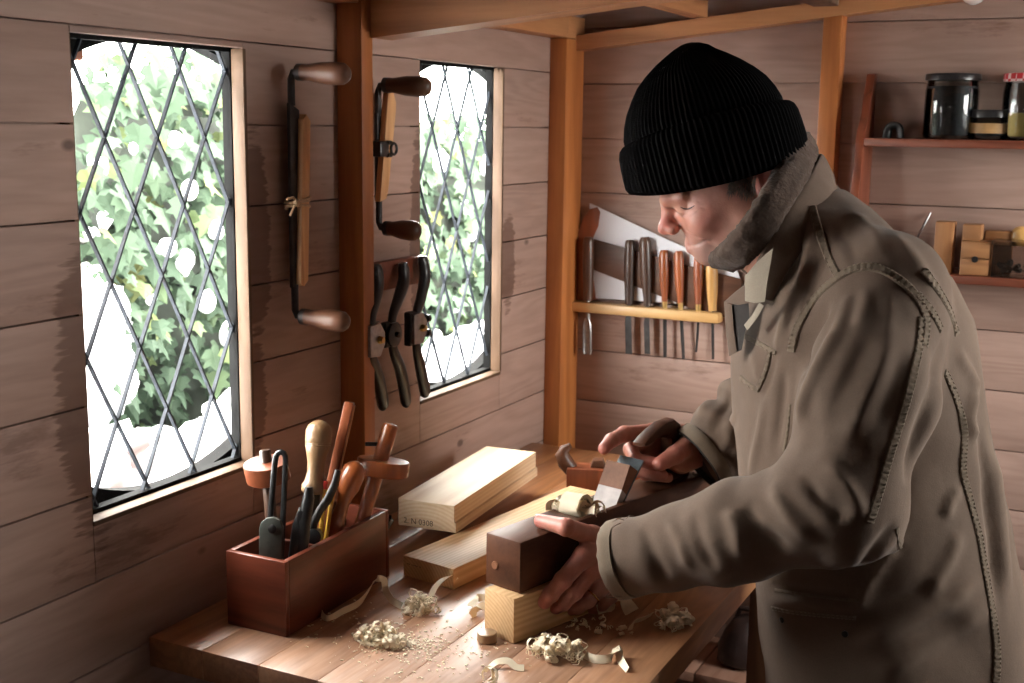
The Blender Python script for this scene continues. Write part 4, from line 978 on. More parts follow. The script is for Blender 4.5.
def pxat(u, v, ref): 
    """point seen at (u, v) at the same distance from the camera as ref"""
    d = float((np.array(ref)-CAM) @ RW[:, 2]); return at(u, v, d)
def tool(name, label, cat, base): return empty(name, base[:], label, cat, 'tools standing in the red-brown tool box')
# front marking gauge: oval stock on a dark stem
b = TB(.036, .070, .010); c = pxat(267, 472, TB(.030, .088, .2)); ax = (c-b).normalized(); root = tool('marking_gauge', 'marking gauge with an oval pale-topped head in the window-side front corner of the box', 'marking gauge', b)
MB().lathe([(-.016, .0295), (-.014, .0320), (.012, .0320), (.014, .0305)], c+ax*.002, ax+Vector((.16, -.38, .0)), 32, sx=.72, up=rx).build('stock', M['pale_z'] if False else M['red_z'], root)
MB().lathe([(0, .0085), ((c-b).length+.030, .0085), ((c-b).length+.032, .0075)], b, ax, 16).build('stem', M['walnut_z'], root)
# looped black tool
b = TB(.053, .024, .010); t = pxat(281, 452, b); root = tool('looped_tool', 'black metal tool with a tall looped handle at the front of the box', 'hand tool', b)
e = (t-b); E = e.normalized(); sd = Vector(rx); m = MB(); r_ = .0075
pts = [b+e*.25-sd*r_*1.1, b+e*.6-sd*r_*1.1, b+e*.93-sd*r_]+[t-E*r_*1.6+(-sd*math.cos(a)*r_+E*math.sin(a)*r_*1.6) for a in (.5, 1.0, PI/2, PI-1.0, PI-.5)]+[b+e*.93+sd*r_, b+e*.6+sd*r_*1.3, b+e*.25+sd*r_*1.6]
m.tube(pts, [.0042]*len(pts), 10).build('handle_loop', M['black_iron'], root)
MF = frame_M(b+e*.52, sd, E); M['olive_steel'] = plain('grey_green_steel', (.075, .080, .070), .5, .4, .25, 60, .1)
m = MB(); m.prism([(-.017, -.055), (.015, -.055), (.016, .008), (.012, .018), (.003, .022), (-.007, .021), (-.014, .015), (-.017, .006)], .003, .014, 'z', MF @ Matrix.Translation((-.003, 0, 0)), .002).build('body_plate', M['olive_steel'], root)
MB().lathe([(0, .006), (.002, .006), (.003, .004)], (-.001, .006, .014), (0, 0, 1), 16, MF).build('pivot', M['steel_dark'], root)
# black pincers
b = TB(.080, .045, .010); t = pxat(309, 487, b); e = t-b; E = e.normalized(); root = tool('pliers', 'black pliers standing beside the looped tool at the front of the box', 'pliers', b)
MB().tube([b+sd*.000, b+e*.45+sd*.002, b+e*.72-sd*.001, b+e*.92+sd*.001, t], [.007, .008, .0095, .0085, .0055], 12).build('handle', M['black_iron'], root)
MB().tube([b-sd*.014, b+e*.4-sd*.010, b+e*.7-sd*.009, b+e*.84-sd*.006], [.006, .0075, .0085, .005], 12).build('handle', M['black_iron'], root)
MB().lathe([(-.011, .008), (-.010, .0105), (.010, .0105), (.011, .008)], b+e*.42-sd*.004, -fw, 18).build('pivot', M['steel_dark'], root)
MB().lathe([(-.008, .006), (-.007, .0085), (.007, .0085), (.008, .006)], b+e*.78-sd*.003, -fw, 18).build('pivot', M['black_iron'], root)
# big pale turned handle
b = TB(.046, .120, .012); t = pxat(320, 420, b); e = t-b; L = e.length; root = tool('turned_handle_tool', 'tool with a big pale turned bulb handle in the middle of the box', 'hand tool', b)
z0 = L-.108
MB().lathe([(z0, .016), (z0+.003, .0185), (z0+.012, .0188), (z0+.018, .0150), (z0+.030, .0125), (z0+.045, .0130), (z0+.058, .0158), (z0+.070, .0188), (z0+.0715, .0183), (z0+.073, .0190), (z0+.0745, .0186), (z0+.076, .0193), (L-.016, .0196), (L-.008, .0165), (L-.002, .009), (L, .002)], b, e, 28).build('handle', M['pale_z'], root)
MB().lathe([(0, .008), (z0+.002, .010)], b, e, 14).build('shank', M['steel_dark'], root)
# flat red-brown stock leaning back
b = TB(.032, .150, .012); t = pxat(350, 402, b); e = t-b; MF = frame_M(b, e, sd) @ Matrix(((0,1,0,0),(1,0,0,0),(0,0,-1,0),(0,0,0,1))); L = e.length; root = tool('sliding_bevel', 'tall flat red-brown wooden stock leaning behind the pale bulb handle', 'bevel', b)
MB().box((-.008, 0, -.012), (.0065, L, .006), MF, .002).build('stock', M['red_z'], root)
MB().box((.0066, .02, -.008), (.0085, L-.004, .002), MF, .0005).build('edge_strip', M['guard'], root)
# two pencils
M['yellow_paint'] = plain('yellow_pencil_paint', (.62, .38, .05), .35, 0, .05); M['red_paint'] = plain('red_pencil_end', (.45, .04, .03), .35, 0, .05)
for k, (u0, v0, bx, lab) in enumerate(((326, 481, .062, 'yellow pencil with a red end standing beside the pale bulb handle'), (333, 488, .070, 'yellow pencil with a red end standing nearer the glossy orange handle'))):
    b = TB(bx, .118, .012); t = pxat(u0, v0, b); e = t-b; root = tool('pencil', lab, 'pencil', b); L = e.length
    MB().lathe([(0, .0032), (L*.93, .0034)], b, e, 6).build('shaft', M['yellow_paint'], root, ang=20); MB().lathe([(L*.93, .0035), (L, .0035)], b, e, 8).build('end_cap', M['red_paint'], root)
# curved dark pincers
b = TB(.070, .100, .012); root = tool('pincers', 'dark curved pincers handle rising in front of the pencils', 'pincers', b)
P = [pxat(u, v, b) for u, v in ((338, 470), (335, 484), (328, 499), (320, 510), (314, 522), (312, 532))]
MB().tube(P+[b], [.0045, .006, .0065, .006, .0062, .006, .005], 12).build('handle', M['steel_dark'], root)
q = pxat(314, 536, b); MB().lathe([(-.012, .008), (-.010, .0115), (.010, .0115), (.012, .008)], q, -fw, 18).build('pivot', M['black_iron'], root)
# glossy orange bulb handle
b = TB(.074, .135, .012); t = pxat(357, 461, b); f_ = pxat(330, 543, b); e = t-f_; L = e.length; root = tool('awl', 'tool with a glossy orange-brown bulb handle leaning over the box side', 'hand tool', b)
MB().lathe([(.010, .0085), (.016, .0105), (.030, .0125), (.045, .0110), (.060, .0095), (.072, .0115), (.086, .0165), (L-.022, .0180), (L-.010, .0160), (L-.003, .0095), (L, .002)], f_, e, 26).build('handle', M['orange_z'], root)
MB().lathe([(0, .0075), (.0105, .0080)], f_, e, 16).build('ferrule', M['brass'], root)
MB().lathe([(0, .004), ((f_-b).length, .004)], b, f_-b, 10).build('shank', M['steel_dark'], root)
# rear marking gauge with round head, wedge and peg
b = TB(.066, .195, .012); c = pxat(383, 466, b); t = pxat(391, 424, b); ax = (t-c).normalized(); root = tool('marking_gauge', 'marking gauge with a round brown head and side peg at the rear of the box', 'marking gauge', b)
MB().lathe([(-.014, .037), (-.012, .040), (.008, .040), (.010, .0385)], c, ax+Vector((0, -.12, 0)), 32, sx=.70, up=rx).build('stock', M['orange_z'], root)
L = (t-b).length
MB().lathe([(0, .0095), (L-.006, .0125), (L-.002, .0118), (L, .009)], b, t-b, 20).build('stem', M['orange_z'], root)
q = pxat(372, 444, b); MB().box((-.010, -.003, -.004), (.010, .003, .004), frame_M(q, sd, ax), .001).build('wedge', M['black_iron'], root)
q = pxat(394, 470, b); MB().lathe([(0, .0075), (.016, .0088), (.021, .0080), (.023, .005)], q, sd+Vector(dn)*-.1, 16, sx=.8).build('peg', M['pale_z'], root)
# black cutters at the far end
b = TB(.062, .235, .012); root = tool('nippers', 'small black nippers at the far end of the box', 'nippers', b); q = pxat(384, 519, b)
MB().tube([b, q-sd*.006], [.006, .007], 10).tube([q-sd*.012, q+sd*.012+Vector(dn)*-.002], [.006, .0045], 10).build('jaw', M['black_iron'], root)
MB().tube([b+sd*.01, q+sd*.010], [.005, .006], 10).build('handle', M['black_iron'], root)
# ------------------------------------------------------------------ the person: clay-like fields turned into smooth surfaces
def V3(p): return np.array(p, np.float32)
class Clay:
    """a distance field on a grid; shapes melt into each other; .mesh() returns a closed surface"""
    def __init__(s, lo, hi, h):
        s.lo = np.array(lo, np.float64); s.h = h; s.n = np.ceil((np.array(hi)-s.lo)/h).astype(int)+1
        s.D = np.full(tuple(s.n), 1.0, np.float32)
    def _box(s, lo, hi):
        a = np.clip(np.floor((np.array(lo)-s.lo)/s.h).astype(int), 0, s.n-1); b = np.clip(np.ceil((np.array(hi)-s.lo)/s.h).astype(int)+1, 1, s.n)
        if np.any(b <= a): return None
        sl = tuple(slice(i, j) for i, j in zip(a, b))
        g = np.meshgrid(*[(s.lo[k]+np.arange(a[k], b[k])*s.h).astype(np.float32) for k in range(3)], indexing='ij')
        return sl, g
    def _put(s, sl, d, k, sub):
        A = s.D[sl]
        if sub:
            B = -d
            if k <= 0: s.D[sl] = np.maximum(A, B); return
            t = np.clip(.5-.5*(A-B)/k, 0, 1); s.D[sl] = A*(1-t)+B*t+k*t*(1-t); return
        if k <= 0: s.D[sl] = np.minimum(A, d); return
        t = np.clip(.5+.5*(A-d)/k, 0, 1); s.D[sl] = A*(1-t)+d*t-k*t*(1-t)
    def cap(s, a, b, ra, rb=None, k=.01, sub=False, flat=None):
        """tapered capsule; flat = (direction, factor) squeezes it along a direction"""
        rb = ra if rb is None else rb; a, b = V3(a), V3(b); m = max(ra, rb)*(max(1, 1/flat[1]) if flat else 1)+k+3*s.h
        r = s._box(np.minimum(a, b)-m, np.maximum(a, b)+m)
        if r is None: return s
        sl, (X, Y, Z) = r; px, py, pz = X-a[0], Y-a[1], Z-a[2]; ab = b-a; L = max(float(ab@ab), 1e-12)
        t = np.clip((px*ab[0]+py*ab[1]+pz*ab[2])/L, 0, 1)
        qx, qy, qz = px-ab[0]*t, py-ab[1]*t, pz-ab[2]*t
        if flat:
            n = V3(flat[0]); n = n/np.linalg.norm(n); c = qx*n[0]+qy*n[1]+qz*n[2]; f = 1/flat[1]-1
            qx, qy, qz = qx+n[0]*c*f, qy+n[1]*c*f, qz+n[2]*c*f
        d = np.sqrt(qx*qx+qy*qy+qz*qz)-(ra+(rb-ra)*t); s._put(sl, d, k, sub); return s
    def chain(s, pts, rs, k=.01, **kw):
        for i in range(len(pts)-1): s.cap(pts[i], pts[i+1], rs[i], rs[i+1], k, **kw)
        return s
    def ell(s, c, r, ax=None, k=.01, sub=False):
        c = V3(c); m = max(r)+k+3*s.h; q = s._box(c-m, c+m)
        if q is None: return s
        sl, (X, Y, Z) = q; P = (X-c[0], Y-c[1], Z-c[2]); ax = np.eye(3) if ax is None else np.array([np.array(a, float) for a in ax])
        u = [sum(P[j]*float(ax[i][j]) for j in range(3)) for i in range(3)]
        k0 = np.sqrt(sum((u[i]/r[i])**2 for i in range(3)))+1e-9; k1 = np.sqrt(sum((u[i]/(r[i]*r[i]))**2 for i in range(3)))+1e-9
        s._put(sl, (k0*(k0-1)/k1).astype(np.float32), k, sub); return s
    def merge(s, other, k=0.0):
        s._put(tuple(slice(0, n) for n in s.n), other.D, k, False); return s
    def mesh(s, smooth=1):
        D = s.D; n = D.shape; I = D < 0; c = [n[i]-1 for i in range(3)]
        acc = np.zeros((*c, 3), np.float32); cnt = np.zeros(c, np.float32)
        cor = [(i, j, k) for i in (0, 1) for j in (0, 1) for k in (0, 1)]
        def sub(o): return tuple(slice(o[q], o[q]+c[q]) for q in range(3))
        for a in cor:
            for ax in range(3):
                if a[ax]: continue
                b = tuple(a[q]+(q == ax) for q in range(3)); da, db = D[sub(a)], D[sub(b)]
                msk = (da < 0) != (db < 0); t = np.where(msk, da/np.where(msk, da-db, 1), 0)
                for q in range(3): acc[..., q] += np.where(msk, a[q]+(t if q == ax else 0), 0)
                cnt += msk
        cell = cnt > 0; idx = np.full(c, -1, np.int64); ijk = np.argwhere(cell); idx[cell] = np.arange(len(ijk))
        V = (ijk+acc[cell]/cnt[cell][:, None])*s.h+s.lo
        F = []
        for ax in range(3):
            u, w = (ax+1) % 3, (ax+2) % 3
            sa = [slice(None)]*3; sb = [slice(None)]*3; sa[ax] = slice(0, n[ax]-1); sb[ax] = slice(1, n[ax])
            for q in (u, w): sa[q] = slice(1, n[q]-1); sb[q] = slice(1, n[q]-1)
            A, B = I[tuple(sa)], I[tuple(sb)]; E = np.argwhere(A != B)
            if not len(E): continue
            sgn = A[tuple(E.T)]; base = E.copy(); base[:, u] += 1; base[:, w] += 1
            def g(du, dw):
                p = base.copy(); p[:, u] -= du; p[:, w] -= dw; return idx[tuple(p.T)]
            q = np.stack([g(1, 1), g(0, 1), g(0, 0), g(1, 0)], 1); q[~sgn] = q[~sgn][:, ::-1]; F.append(q)
        F = np.concatenate(F); F = F[(F >= 0).all(1)]
        for _ in range(smooth): V = relax(V, F, .5)
        return V, F
def relax(V, F, w):
    S = np.zeros_like(V); C = np.zeros(len(V))
    for i in range(4):
        a, b = F[:, i], F[:, (i+1) % 4]
        np.add.at(S, a, V[b]); np.add.at(C, a, 1); np.add.at(S, b, V[a]); np.add.at(C, b, 1)
    return V*(1-w)+S/np.maximum(C, 1)[:, None]*w
def vnormals(V, F):
    fn = np.cross(V[F[:, 2]]-V[F[:, 0]], V[F[:, 3]]-V[F[:, 1]]); N_ = np.zeros_like(V)
    for i in range(4): np.add.at(N_, F[:, i], fn)
    return N_/np.maximum(np.linalg.norm(N_, axis=1), 1e-12)[:, None]
def mesh_obj(name, V, F, mat, parent=None, attr=None):
    me = bpy.data.meshes.new(name); me.vertices.add(len(V)); me.vertices.foreach_set('co', np.asarray(V, np.float32).ravel())
    F = np.asarray(F); me.loops.add(F.size); me.loops.foreach_set('vertex_index', F.ravel().astype(np.int32)); me.polygons.add(len(F))
    me.polygons.foreach_set('loop_start', np.arange(len(F), dtype=np.int32)*F.shape[1]); me.polygons.foreach_set('loop_total', np.full(len(F), F.shape[1], np.int32))
    me.polygons.foreach_set('use_smooth', np.ones(len(F), bool)); me.update(calc_edges=True); me.validate()
    me.materials.append(mat)
    for k, a in (attr or {}).items():
        t = me.attributes.new(k, 'FLOAT', 'POINT'); t.data.foreach_set('value', np.asarray(a, np.float32))
    o = bpy.data.objects.new(name, me); COL.objects.link(o)
    if parent is not None: adopt(o, parent)
    return o
def sm(x, a, b): t = np.clip((x-a)/(b-a), 0, 1); return t*t*(3-2*t)
def vnoise(P, f, seed=0.0):
    return np.array([pnoise(Vector((p[0]*f+seed, p[1]*f+seed*1.7, p[2]*f-seed))) for p in P], np.float32)
RX, DN, FW = np.array(rx), np.array(dn), np.array(fw)
def A_(u, v, d): return np.array(at(u, v, d))

# ---- materials of the person
def skin_mat():
    m, nt, b = mat_new('weathered_skin'); tc = N(nt, 'ShaderNodeTexCoord')
    a = N(nt, 'ShaderNodeAttribute', attribute_name='red'); s = N(nt, 'ShaderNodeAttribute', attribute_name='stubble')
    n = N(nt, 'ShaderNodeTexNoise'); n.inputs['Scale'].default_value = 70; n.inputs['Detail'].default_value = 6; nt.links.new(tc.outputs['Object'], n.inputs['Vector'])
    col = ramp(nt, n.outputs[0], [(.3, (.44, .205, .150)), (.7, (.54, .275, .210))])
    col = mixc(nt, math_n(nt, 'MULTIPLY', a.outputs['Fac'], .8), col, (.47, .125, .10))
    col = mixc(nt, math_n(nt, 'MULTIPLY', s.outputs['Fac'], .5), col, (.24, .17, .15))
    nt.links.new(col, b.inputs['Base Color']); b.inputs['Roughness'].default_value = .46
    b.inputs['Subsurface Weight'].default_value = .12; b.inputs['Subsurface Radius'].default_value = (.012, .004, .002); b.inputs['Subsurface Scale'].default_value = .5
    n2 = N(nt, 'ShaderNodeTexVoronoi'); n2.inputs['Scale'].default_value = 420; nt.links.new(tc.outputs['Object'], n2.inputs['Vector'])
    bump(nt, b, math_n(nt, 'ADD', n2.outputs['Distance'], math_n(nt, 'MULTIPLY', n.outputs[0], 2.0)), .22, .0008); return m
M['skin'] = skin_mat()
def cloth_mat(name, c1, c2, sc=900, bs=.25, rough=.85, wear=None):
    m, nt, b = mat_new(name); tc = N(nt, 'ShaderNodeTexCoord')
    n = N(nt, 'ShaderNodeTexNoise'); n.inputs['Scale'].default_value = 14; n.inputs['Detail'].default_value = 7; n.inputs['Roughness'].default_value = .6; nt.links.new(tc.outputs['Object'], n.inputs['Vector'])
    col = ramp(nt, n.outputs[0], [(.3, c2), (.7, c1)])
    n3 = N(nt, 'ShaderNodeTexNoise'); n3.inputs['Scale'].default_value = sc; n3.inputs['Detail'].default_value = 2; nt.links.new(tc.outputs['Object'], n3.inputs['Vector'])
    col = mixc(nt, .5, col, mixc(nt, n3.outputs[0], tuple(x*.6 for x in c2), tuple(min(1, x*1.35) for x in c1)))
    if wear:
        a = N(nt, 'ShaderNodeAttribute', attribute_name='wear'); col = mixc(nt, math_n(nt, 'MULTIPLY', a.outputs['Fac'], .55), col, wear)
    nt.links.new(col, b.inputs['Base Color']); b.inputs['Roughness'].default_value = rough; b.inputs['Specular IOR Level'].default_value = .02 if name == 'black_knit' else .2
    b.inputs['Sheen Weight'].default_value = .0 if name == 'black_knit' else .10; b.inputs['Sheen Roughness'].default_value = .5
    n4 = N(nt, 'ShaderNodeTexNoise'); n4.inputs['Scale'].default_value = 55; n4.inputs['Detail'].default_value = 4; nt.links.new(tc.outputs['Object'], n4.inputs['Vector'])
    bump(nt, b, math_n(nt, 'ADD', n3.outputs[0], math_n(nt, 'MULTIPLY', n4.outputs[0], 2.2)), bs, .0012); return m
M['jacket'] = cloth_mat('olive_brown_canvas', (.138, .094, .068), (.090, .060, .043), wear=(.225, .163, .122))
M['jacket_seam'] = cloth_mat('canvas_seam', (.17, .128, .090), (.115, .085, .060))
M['jacket_pale'] = cloth_mat('worn_pale_canvas', (.30, .255, .20), (.22, .18, .135))
M['fleece'] = cloth_mat('brown_fleece', (.085, .056, .042), (.036, .024, .018), 240, 1.0, .95)
M['lining'] = cloth_mat('dark_cuff_lining', (.036, .031, .028), (.020, .017, .016))
M['knit'] = cloth_mat('black_knit', (.0045, .0042, .0045), (.003, .003, .003), 700, .5, .95)
M['trousers'] = cloth_mat('dark_trousers', (.035, .037, .045), (.022, .023, .03))
M['boot'] = plain('brown_boot_leather', (.06, .032, .02), .5, 0, .3, 40, .2)
M['hair'] = plain('greying_hair', (.20, .165, .145), .6, 0, .4, 200)
M['hair_dark'] = plain('dark_lashes', (.03, .02, .018), .7)
M['gold'] = plain('gold_ring', (.75, .48, .18), .25, 1, .05)
M['snap'] = plain('dark_snap', (.02, .02, .018), .3, .8, .2)
M['thread'] = cloth_mat('stitch_thread', (.23, .168, .125), (.17, .122, .09))

P_LABEL = 'person in olive canvas jacket and black knit cap pushing the plane with both hands'
person = empty('person', (.93, -.92, 0), P_LABEL, 'person')

# ---- head
PHI, YAW = math.radians(25), math.radians(8)
Lh = -RX*math.cos(YAW)+FW*math.sin(YAW)                      # forward on the level, a little away from the camera
HF = Lh*math.cos(PHI)+DN*math.sin(PHI); HU = -DN*math.cos(PHI)+Lh*math.sin(PHI); HSd = np.cross(HU, HF)
if HSd @ FW > 0: HSd = -HSd                                   # towards the camera: the left cheek
HC = A_(725, 178, 1.70)
def H(u, v, s=0.0):
    r = _ray(u, v); t = ((HC-CAM) @ HSd+s)/(r @ HSd); return CAM+r*t
HA = (HF, HSd, HU)
hd = Clay(HC-.17, HC+.17, .0025)
hd.ell(H(729, 150), (.090, .072, .100), HA, 0)
hd.ell(H(717, 202), (.060, .057, .066), HA, .03)
hd.ell(H(742, 205), (.060, .060, .070), HA, .03)
for sg in (1, -1):
    hd.cap(H(752, 224, .046*sg), H(713, 252, .014*sg), .018, .0145, .022)
    hd.ell(H(707, 219, .036*sg), (.026, .022, .022), HA, .018)
    hd.ell(H(678, 207, .031*sg), (.016, .017, .011), HA, .010, sub=True)
    hd.ell(H(685.5, 208.5, .029*sg), (.0122, .0135, .0115), HA, .004)
hd.ell(H(708.5, 253.5), (.0155, .0165, .014), HA, .016)
hd.ell(H(706, 240), (.023, .029, .022), HA, .016)
hd.cap(H(668, 199, -.026), H(668, 199, .026), .0105, .0105, .014)
for sg in (1, -1): hd.cap(H(668, 199, .020*sg), H(682, 196, .044*sg), .0085, .007, .012)
hd.cap(H(667, 203), H(668, 224), .0075, .0105, .010)
hd.ell(H(665.5, 228), (.0112, .0105, .0098), HA, .007)
for sg in (1, -1): hd.ell(H(673.5, 230, .0105*sg), (.0098, .0070, .0072), HA, .006)
for sg in (1, -1): hd.ell(H(671, 236, .0075*sg), (.005, .0032, .004), HA, .002, sub=True)
# lips, philtrum, folds
for sg in (1, -1):
    hd.cap(H(689.5, 242.6), H(706, 239.5, .024*sg), .0058, .0030, .005); hd.cap(H(691.5, 248.3), H(706.5, 242, .021*sg), .0066, .0032, .005)
hd.cap(H(754, 215), A_(800, 268, 1.72), .054, .062, .03)
# ears
for sg in (1, -1):
    hd.ell(H(768, 180, .071*sg), (.018, .0075, .030), HA, .006); hd.ell(H(764, 190, .072*sg), (.010, .006, .011), HA, .006)
    hd.cap(H(762, 170, .079*sg), H(764, 184, .079*sg), .0045, .003, .004, sub=True)
Vh, Fh = hd.mesh(2); Nh = vnormals(Vh, Fh); dh = np.zeros(len(Vh))
Th = BVHTree.FromPolygons([tuple(v) for v in Vh], [tuple(f) for f in np.concatenate([Fh[:, [0, 1, 2]], Fh[:, [0, 2, 3]]])])
def face_line(px, amp, wid):                    # a crease or a ridge that follows places on the face, on both cheeks
    Q = []
    for i in range(len(px)-1):
        for k in range(6):
            t = k/6; h = Th.ray_cast(Vector(CAM), Vector(_ray(px[i][0]*(1-t)+px[i+1][0]*t, px[i][1]*(1-t)+px[i+1][1]*t)).normalized())
            if h[0] is not None: Q.append(np.array(h[0]))
    for mir in (0, 1):
        best = np.full(len(Vh), 9.0)
        for qa, qb in zip(Q[:-1], Q[1:]):
            if mir: qa, qb = qa-2*HSd*((qa-HC) @ HSd), qb-2*HSd*((qb-HC) @ HSd)
            best = np.minimum(best, seg_t(Vh, qa, qb)[1])
        dh[:] += amp*np.exp(-(best/wid)**2)
def seg_t(V, a, b):
    ab = b-a; t = np.clip(((V-a) @ ab)/max(ab @ ab, 1e-12), 0, 1); return t, np.linalg.norm(V-(a+t[:, None]*ab), axis=1)
face_line([(688, 246), (697, 244.5), (709, 240)], -.0026, .0019)        # between the lips
face_line([(678, 229), (688, 233), (704, 240), (714, 248)], -.0019, .0032)        # nose to mouth fold
face_line([(684, 231), (696, 234), (710, 241)], .0012, .0045)
face_line([(711, 241), (716, 247), (719, 254)], -.0015, .0026)
face_line([(679, 210.5), (687, 210), (695, 206)], -.0016, .0016)        # lowered lid
face_line([(683, 215), (691, 214), (699, 208)], -.0013, .0022)
face_line([(697, 201), (704, 203)], -.0010, .0016); face_line([(698, 206), (706, 209)], -.0010, .0016)
face_line([(674, 233), (679, 230.5), (679, 226)], -.0014, .0020)        # round the nostril
Vh = Vh+Nh*dh[:, None]
def near(V, p, r): return np.exp(-(np.linalg.norm(V-p, axis=1)/r)**2)
red_h = np.clip(1.0*near(Vh, H(664, 228), .022)+.55*near(Vh, H(706, 220, .046), .026)+.55*near(Vh, H(706, 220, -.046), .026)+.8*near(Vh, H(766, 186, .076), .026)+.5*near(Vh, H(690, 246, 0), .012), 0, 1)
stub = np.clip(.9*near(Vh, H(700, 247), .030)+.8*near(Vh, H(715, 255, .03), .030)+.6*near(Vh, H(740, 240, .05), .03), 0, 1)*(1-.8*near(Vh, H(690, 245), .010))

# ---- left hand (near), closed on the front right side of the plane
EX, EY = np.array((math.cos(PA), math.sin(PA), 0)), np.array((-math.sin(PA), math.cos(PA), 0)); PO_ = np.array(PO)
def PL_(x, y, z): return PO_+EX*x+EY*y+np.array((0, 0, z))
def PP(u, v, off):
    r = _ray(u, v); t = ((PO_-CAM) @ EX+off)/(r @ EX); return CAM+r*t
def hand(palm, fingers, lo, hi, h=.0019, kf=.007):
    base = Clay(lo, hi, h)
    for c in palm: base.cap(*c)
    out = Clay(lo, hi, h); out.D[:] = base.D
    for pts, rs in fingers:
        f = Clay(lo, hi, h); f.chain(pts, rs, .0025)
        for i in range(1, len(pts)-1): f.ell(np.array(pts[i]), (rs[i]*1.08,)*3, None, .002)       # knuckles
        t = np.clip(.5+.5*(base.D-f.D)/kf, 0, 1); u = base.D*(1-t)+f.D*t-kf*t*(1-t)
        out.D = np.minimum(out.D, u)
    return out
W0 = PW
wr = PP(632, 556, W0+.058)
mi, mm, mr, mp = PP(584, 556, W0+.034), PP(592, 571, W0+.039), PP(602, 584, W0+.038), PP(612, 594, W0+.033)
tb0, tb1 = PP(616, 546, W0+.046), PP(592, 536, W0+.022)
tb2, tb3 = np.array(onZ(566, 527, 1.036)), np.array(onZ(541, 521, 1.0335))
palmL = [(wr, mi, .024, .0125, .012), (wr, mm, .025, .0130, .012), (wr, mr, .024, .0125, .012), (wr, mp, .021, .0112, .012),
         (PP(634, 574, W0+.058), mr, .022, .0135, .014), (wr, PP(606, 572, W0+.036), .026, .021, .014), (PP(660, 553, W0+.082), wr, .027, .026, .012), (tb0, tb1, .0165, .0135, .012), (wr, tb0, .022, .0165, .012), (tb1, mi, .0085, .0095, .014), ((tb0+tb1)/2, (mi+wr)/2, .010, .014, .014)]
fingL = [([mi, PP(563, 580, W0+.032), PP(551, 594, W0+.022), PP(544.5, 602, W0+.0135)], [.0138, .0122, .0112, .0100]),
         ([mm, PP(574, 592, W0+.033), PP(563, 603, W0+.022), PP(556, 607.5, W0+.013)], [.0136, .0120, .0108, .0096]),
         ([mr, PP(588, 600, W0+.031), PP(578, 606.5, W0+.020), PP(571, 609, W0+.012)], [.0130, .0112, .0102, .0090]),
         ([mp, PP(602, 604, W0+.026), PP(594, 607.5, W0+.017), PP(588, 608.5, W0+.0105)], [.0112, .0098, .0090, .0080]),
         ([tb1, tb2, tb3], [.0142, .0122, .0100])]
lo = np.min([wr, mi, mp, tb3, PP(543, 605, W0+.01), PP(660, 553, W0+.082)], 0)-.045; hi = np.max([wr, mi, mp, tb0, tb3, PP(660, 553, W0+.082)], 0)+.045
hl = hand(palmL, fingL, lo, hi)
for a, b in ((mi, wr), (mm, wr)): hl.cap(a+(b-a)*.1+np.array((0, -.004, .008)), a+(b-a)*.75+np.array((0, -.004, .010)), .0030, .0022, .006)     # tendons
# nails and thumb creases
nt_ = tb3+np.array((0, 0, .008)); hl.cap(tb2+np.array((.002, 0, .0125)), tb2+np.array((-.001, .006, .0115)), .0010, .0008, .002, sub=True)
Vl, Fl = hl.mesh(1)
# ---- right hand (far), closed round the tote
SH = -.022
def R_(x, y, z): return PL_(x, y+SH, z)
wr2 = R_(.046, .535, .118)
qi, qm, qr, qp = R_(-.004, .425, .142), R_(-.006, .428, .122), R_(-.004, .430, .104), R_(0, .434, .090)
tq0, tq1, tq2, tq3 = R_(.058, .485, .122), R_(.066, .428, .134), R_(.070, .380, .126), R_(.066, .345, .118)
palmR = [(wr2, qi, .025, .013, .012), (wr2, qm, .026, .0135, .012), (wr2, qr, .025, .013, .012), (wr2, qp, .020, .0105, .012), (wr2, tq0, .024, .020, .012), (tq0, tq1, .019, .0148, .012),
         (R_(.05, .60, .128), wr2, .028, .027, .012), (R_(.03, .475, .112), R_(.02, .46, .125), .022, .020, .012), (R_(.052, .50, .110), R_(.056, .42, .104), .024, .019, .014), (R_(.054, .45, .120), R_(.056, .40, .112), .020, .016, .014)]
fingR = [([qi, R_(-.010, .356, .150), R_(-.007, .318, .147), R_(.000, .290, .141)], [.0135, .0125, .0112, .0095]),
         ([qm, R_(-.008, .372, .122), R_(.018, .350, .115), R_(.052, .362, .112)], [.0125, .0115, .0108, .0096]),
         ([qr, R_(-.006, .372, .102), R_(.020, .353, .097), R_(.056, .368, .094)], [.0122, .0110, .0102, .0092]),
         ([qp, R_(-.002, .392, .089), R_(.022, .372, .086), R_(.054, .388, .0845)], [.0105, .0098, .0090, .0080]),
         ([tq1, tq2, tq3], [.0165, .0142, .0115])]
AR = np.array([wr2, qi, qp, tq0, R_(-.01, .288, .158), R_(.05, .60, .128)]); hr = hand(palmR, fingR, AR.min(0)-.045, AR.max(0)+.045, .0021)
Vr, Fr = hr.mesh(1)
